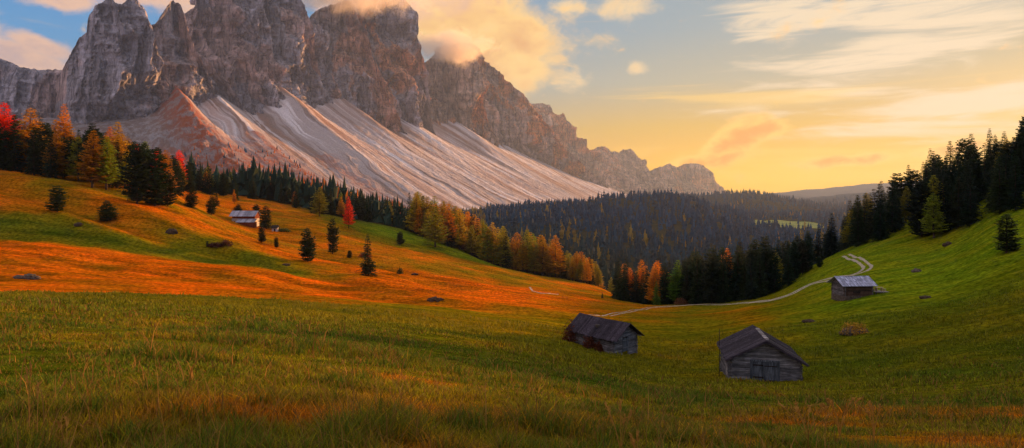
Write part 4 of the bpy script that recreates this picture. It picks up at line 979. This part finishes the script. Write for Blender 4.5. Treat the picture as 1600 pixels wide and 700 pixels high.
def stalk(px_, d, h, n, spread, colr, label, head=True, seed=0):
    r = random.Random(seed); x, y, z_ = at(px_, d); e = empty('grass_stalk', (x, y, z_ - .02)); tag(e, label, 'grass stalk')
    for i in range(n):
        a = r.uniform(0, 6.28); q = r.uniform(.3, 1) * spread; hh = h * r.uniform(.75, 1.0) if i else h
        pts = [(math.cos(a) * q * t * t + (t * 0), math.sin(a) * q * t * t * .5, hh * t * (1 - .06 * t)) for t in (0, .35, .7, 1)]
        mb = MB()
        for k in range(3): mb.tube(pts[k], pts[k + 1], .0035 * (1 - k * .2) * d / 5, .003 * (1 - k * .2) * d / 5, 5, False)
        s_ = mb.build('stem', STALK, e)
        if head:
            mb = MB(); p = np.array(pts[-1]); u = np.array(pts[-1]) - np.array(pts[-2]); u /= np.linalg.norm(u)
            for k in range(16): 
                c = p - u * .11 * h * (k / 16 - .6) * 1.6; o_ = np.array([r.gauss(0, .006), r.gauss(0, .006), 0]) * d / 5
                mb.tube(c, c + u * .03 + o_ * 2, .0055 * d / 5, .001, 4, False)
            mb.build('seed_head', STALK, s_)
STALK = mat_plain('dry_straw', (.46, .22, .04), .8, .3, 20, .002)
for i, (px_, d, h, n, sp, lb) in enumerate(((46, 4.9, .62, 2, .05, 'tall grass stalk with upright seed head at lower left'), (58, 4.6, .52, 2, .22, 'bending grass stalk with drooping seed head at lower left'), (105, 4.4, .3, 3, .15, 'short dry stalks right of the two tall lower-left ones'),
    (970, 5.5, .52, 5, .12, 'tuft of orange dry stalks at the lower middle of the meadow'), (996, 4.7, .34, 3, .08, 'thin straw stalks just right of the orange tuft'), (1312, 9.0, .6, 6, .35, 'reddish dry weed tuft at lower right'), (1262, 7.5, .5, 7, .35, 'rusty stalk tuft left of the reddish weed'), (1366, 8.5, .5, 5, .2, 'pale straw tuft right of the reddish weed'))):
    stalk(px_, d, h, n, sp, None, lb, True, i)

# ------------------------------------------------------------------ camera, sun, sky, air
cam = bpy.data.cameras.new('camera'); co = bpy.data.objects.new('camera', cam); col.objects.link(co)
co.location = (0, 0, 0); co.rotation_euler = (math.radians(90), 0, 0)
cam.lens = 36 * F / 1600; cam.sensor_width = 36; cam.sensor_fit = 'HORIZONTAL'
cam.shift_y = -(350 - HY) / 1600; cam.clip_start = .1; cam.clip_end = 60000
scene.camera = co

SUN_AZ, SUN_EL = math.radians(41.0), math.radians(5.6)
sd = bpy.data.lights.new('sun', 'SUN'); sd.energy = 5.0; sd.angle = math.radians(.6); sd.color = (1.0, .46, .15)
so = bpy.data.objects.new('sun', sd); col.objects.link(so); so.rotation_euler = (math.radians(90) - SUN_EL, 0, -SUN_AZ + math.pi)
# lamp shines along -Z of its frame: turn it so that light comes from bearing SUN_AZ
import mathutils
dirv = mathutils.Vector((math.sin(SUN_AZ) * math.cos(SUN_EL), math.cos(SUN_AZ) * math.cos(SUN_EL), math.sin(SUN_EL)))
so.rotation_euler = (-dirv).to_track_quat('-Z', 'Y').to_euler()

def build_world():
    w = bpy.data.worlds.new('World'); scene.world = w; w.use_nodes = True
    t = NT.__new__(NT); t.t = w.node_tree; t.m = w
    bg = t.t.nodes['Background']
    sky = t.n('ShaderNodeTexSky', sky_type='NISHITA', sun_disc=False, sun_elevation=SUN_EL, sun_rotation=SUN_AZ, altitude=1900, air_density=1.2, dust_density=2.0, ozone_density=1.5)
    dr = t.n('ShaderNodeTexCoord').outputs['Generated']
    sp = t.n('ShaderNodeSeparateXYZ', {'Vector': dr}); X_, Y_, Z_ = sp.outputs
    az = t.math('MULTIPLY', t.math('ARCTAN2', X_, Y_), 180 / math.pi); el = t.math('MULTIPLY', t.math('ARCSINE', t.math('MINIMUM', Z_, .9999)), 180 / math.pi)
    mr = lambda v, a, b, c=0.0, d=1.0: t.n('ShaderNodeMapRange', {'Value': v, 'From Min': a, 'From Max': b, 'To Min': c, 'To Max': d}, interpolation_type='SMOOTHSTEP').outputs[0]
    e01 = t.n('ShaderNodeMapRange', {'Value': el, 'From Min': -5, 'From Max': 60}).outputs[0]
    q = lambda e: (e + 5) / 65
    sunside = t.ramp(e01, [(q(-5), (.4, .15, .01)), (q(0), (1.02, .37, .0)), (q(3), (.99, .45, .0)), (q(6.5), (.74, .43, .03)), (q(10.5), (.38, .39, .28)), (q(15), (.25, .36, .40)), (q(24), (.17, .33, .46)), (q(38), (.50, .46, .47)), (q(60), (.66, .57, .56))])
    away = t.ramp(e01, [(q(-5), (.2, .16, .14)), (q(0), (.36, .30, .26)), (q(6), (.30, .36, .42)), (q(12), (.08, .33, .62)), (q(24), (.02, .22, .60)), (q(38), (.45, .43, .48)), (q(60), (.62, .55, .56))])
    asun = t.math('ABSOLUTE', t.math('SUBTRACT', az, math.degrees(SUN_AZ)))
    fa = mr(asun, 20, 82)
    # the sky opposite the sun glows mauve over the shadow of the earth
    anti = t.ramp(e01, [(q(-5), (.35, .26, .26)), (q(0), (.62, .44, .46)), (q(8), (.85, .62, .62)), (q(20), (.62, .56, .68)), (q(40), (.52, .50, .58)), (q(60), (.62, .55, .56))])
    base = t.mix(t.mix(sunside, away, fa), anti, mr(asun, 95, 135))
    # golden halo round the sun
    S3 = t.n('ShaderNodeVectorMath', {0: dr, 1: tuple(dirv)}, operation='DOT_PRODUCT').outputs['Value']
    glow = t.math('POWER', t.math('MAXIMUM', S3, 0.0), 130.0); glow2 = t.math('POWER', t.math('MAXIMUM', S3, 0.0), 12.0)
    base = t.mix(base, (1.1, .66, .08), t.math('MULTIPLY', glow, .3))

    base = t.mix(base, (.95, .60, .10), t.math('MULTIPLY', glow2, .06))
    nis = t.n('ShaderNodeVectorMath', {0: sky.outputs[0], 'Scale': .05}, operation='SCALE').outputs[0]
    base = t.mix(base, nis, .06)
    # --- clouds, by bearing and elevation on the sky dome
    wn = t.noise(dr, 9, 5, .6); wa = t.math('MULTIPLY', t.math('SUBTRACT', wn.outputs[0], .5), 9.0)
    n1 = t.noise(t.mapping(dr, (1, 1, 1.5)), 7.5, 10, .62, .4).outputs[0]; n2 = t.noise(t.mapping(dr, (1, 1, 1.6)), 22, 8, .6, .3).outputs[0]
    nc = t.math('ADD', t.math('MULTIPLY', n1, .65), t.math('MULTIPLY', n2, .35))
    def blobm(px, py, rx, ry, rot=0.0):
        a0 = math.degrees(math.atan((px - CX) / F)); e0 = math.degrees(math.atan((HY - py) / math.hypot(F, px - CX)))
        k = math.degrees(1 / F) * (math.cos(math.radians(a0)) ** 2)
        ke = math.degrees(1 / math.hypot(F, px - CX))
        da = t.math('SUBTRACT', az, a0); de = t.math('SUBTRACT', el, e0); c, s = math.cos(rot), math.sin(rot)
        u_ = t.math('DIVIDE', t.math('ADD', t.math('MULTIPLY', da, c), t.math('MULTIPLY', de, s)), rx * k)
        v_ = t.math('DIVIDE', t.math('SUBTRACT', t.math('MULTIPLY', de, c), t.math('MULTIPLY', da, s)), ry * ke)
        r2 = t.math('ADD', t.math('MULTIPLY', u_, u_), t.math('MULTIPLY', v_, v_))
        return t.math('POWER', 2.718, t.math('MULTIPLY', r2, -1.0))
    def cloud(base, blobs, thr, soft, lit, dark, op, bias=1.0):
        m_ = None
        for b in blobs:
            q_ = blobm(*b); m_ = q_ if m_ is None else t.math('MAXIMUM', m_, q_)
        dens = t.math('ADD', t.math('MULTIPLY', m_, bias), t.math('MULTIPLY', t.math('SUBTRACT', nc, .5), 2.6))
        al = t.math('MULTIPLY', mr(dens, thr, thr + soft), op)
        shade = mr(t.math('ADD', dens, t.math('MULTIPLY', t.math('SUBTRACT', n2, .5), 1.6)), thr + soft * .3, thr + soft * 2.6)
        return t.mix(base, t.mix(lit, dark, shade), al)
    # cirrus veils
    cir = t.noise(t.mapping(dr, (2.2, 1.2, 16), (0, math.radians(-20), 0)), 2.6, 9, .62, .8).outputs[0]
    cm = t.math('MAXIMUM', blobm(1420, 60, 330, 80, .32), t.math('MAXIMUM', blobm(1480, 175, 330, 45, .1), blobm(1250, 20, 150, 60, .1)))
    base = t.mix(base, (.86, .69, .46), t.math('MULTIPLY', mr(t.math('ADD', t.math('MULTIPLY', cm, .42), cir), .66, .92), .9))
    cir2 = t.noise(t.mapping(dr, (1.5, 1.5, 26), (0, math.radians(4), 0)), 2.4, 8, .6, .5).outputs[0]
    cm2 = t.math('MAXIMUM', blobm(1300, 260, 420, 40), blobm(1170, 155, 170, 22, -.08))
    base = t.mix(base, (1.0, .62, .12), t.math('MULTIPLY', mr(t.math('ADD', t.math('MULTIPLY', cm2, .38), cir2), .6, .9), .6))
    base = t.mix(base, (1.15, .60, .0), t.math('MULTIPLY', blobm(1230, 285, 330, 60), .62))
    base = cloud(base, [(1140, 222, 70, 24, .45), (1100, 250, 70, 14, .2), (1190, 203, 45, 14, .1), (1330, 250, 90, 10, .05), (1480, 235, 80, 12, .1)], .22, .4, (1.15, .62, .10), (.85, .33, .02), .95)
    base = cloud(base, [(995, 105, 26, 20), (970, 12, 70, 28), (890, 130, 75, 38, .3), (880, 10, 60, 24)], .55, .6, (1.0, .70, .33), (.85, .48, .18), .9)
    base = cloud(base, [(790, 70, 130, 75, .1), (720, 20, 150, 60), (820, 110, 70, 45)], .32, .6, (1.05, .66, .22), (.80, .40, .14), .97, 1.15)
    base = cloud(base, [(560, -20, 260, 50), (250, -10, 260, 42), (90, -10, 120, 26), (30, 90, 110, 36, -.25), (-120, 60, 180, 80), (60, 70, 70, 22, -.3)], .42, .55, (.92, .55, .33), (.50, .36, .35), .95, 1.15)
    t.t.links.new(base, bg.inputs['Color']); bg.inputs['Strength'].default_value = .44
build_world()

# air over the valley
def haze(dens, colr, aniso):
    x0, x1, y0, y1, z0, z1 = -9420, 9420, -120, 8720, -900, 1700
    mb = MB(); mb.box(x0, x1, y0, y1, z0, z1)
    m = bpy.data.materials.new('haze'); m.use_nodes = True; nt = m.node_tree; nt.nodes.remove(nt.nodes['Principled BSDF'])
    v = nt.nodes.new('ShaderNodeVolumePrincipled'); v.inputs['Color'].default_value = (*colr, 1); v.inputs['Density'].default_value = dens; v.inputs['Anisotropy'].default_value = aniso
    nt.links.new(v.outputs[0], nt.nodes['Material Output'].inputs['Volume'])
    o = mb.build('haze', m); tag(o, 'thin evening haze filling the valley', None, None, 'stuff')
    m.cycles.homogeneous_volume = True
def cloud(loc, size, dens, seed, label, thr=.35):
    bmv, bmf = blob('', None, 1, 1, 1, seed, None, .25, 20)
    m = bpy.data.materials.new('cloud_mist'); m.use_nodes = True; t = NT.__new__(NT); t.t = m.node_tree; t.m = m
    t.t.nodes.remove(t.t.nodes['Principled BSDF'])
    p = t.n('ShaderNodeTexCoord').outputs['Object']; L_ = t.n('ShaderNodeVectorMath', {0: p}, operation='LENGTH').outputs['Value']
    nz = t.noise(t.mapping(p, (size[0] / 330, size[1] / 330, size[2] / 240), (0, 0, seed)), 2.6, 7, .68, .5).outputs[0]
    fall = t.n('ShaderNodeMapRange', {'Value': L_, 'From Min': .98, 'From Max': .1, 'To Min': -1.0, 'To Max': .12}).outputs[0]
    dn = t.n('ShaderNodeMapRange', {'Value': t.math('ADD', t.math('MULTIPLY', nz, 1.7), fall), 'From Min': thr, 'From Max': thr + .35, 'To Min': 0.0, 'To Max': dens}).outputs[0]
    v = t.n('ShaderNodeVolumePrincipled', {'Density': dn, 'Color': (1, .93, .82, 1), 'Anisotropy': .45})
    t.t.links.new(v.outputs[0], t.t.nodes['Material Output'].inputs['Volume'])
    o = mesh_np('cloud', bmv, bmf[:, ::-1], m, True); o.location = loc; o.scale = size
    tag(o, label, 'cloud', 'clouds clinging to the summits')
def px_at(px, py, d): return ((px - CX) / F * d, d, (HY - py) / F * d)
cloud(px_at(708, 74, 4100), (470, 320, 210), .010, 3, 'glowing golden cloud wrapped round the rounded summit', .38)
cloud(px_at(548, -12, 3300), (840, 420, 190), .008, 5, 'grey-pink mist hanging over the tall central summits', .38)
HZ = True
if HZ: haze(.000043, (.42, .57, .88), .36)

scene.view_settings.view_transform = 'Standard'; scene.view_settings.look = 'None'; scene.view_settings.exposure = 1.35; scene.view_settings.gamma = 1
c = scene.cycles
c.max_bounces = 5; c.diffuse_bounces = 2; c.glossy_bounces = 1; c.transmission_bounces = 2; c.volume_bounces = 3; c.transparent_max_bounces = 4
c.use_denoising = True
c.use_adaptive_sampling = True; c.adaptive_threshold = .015
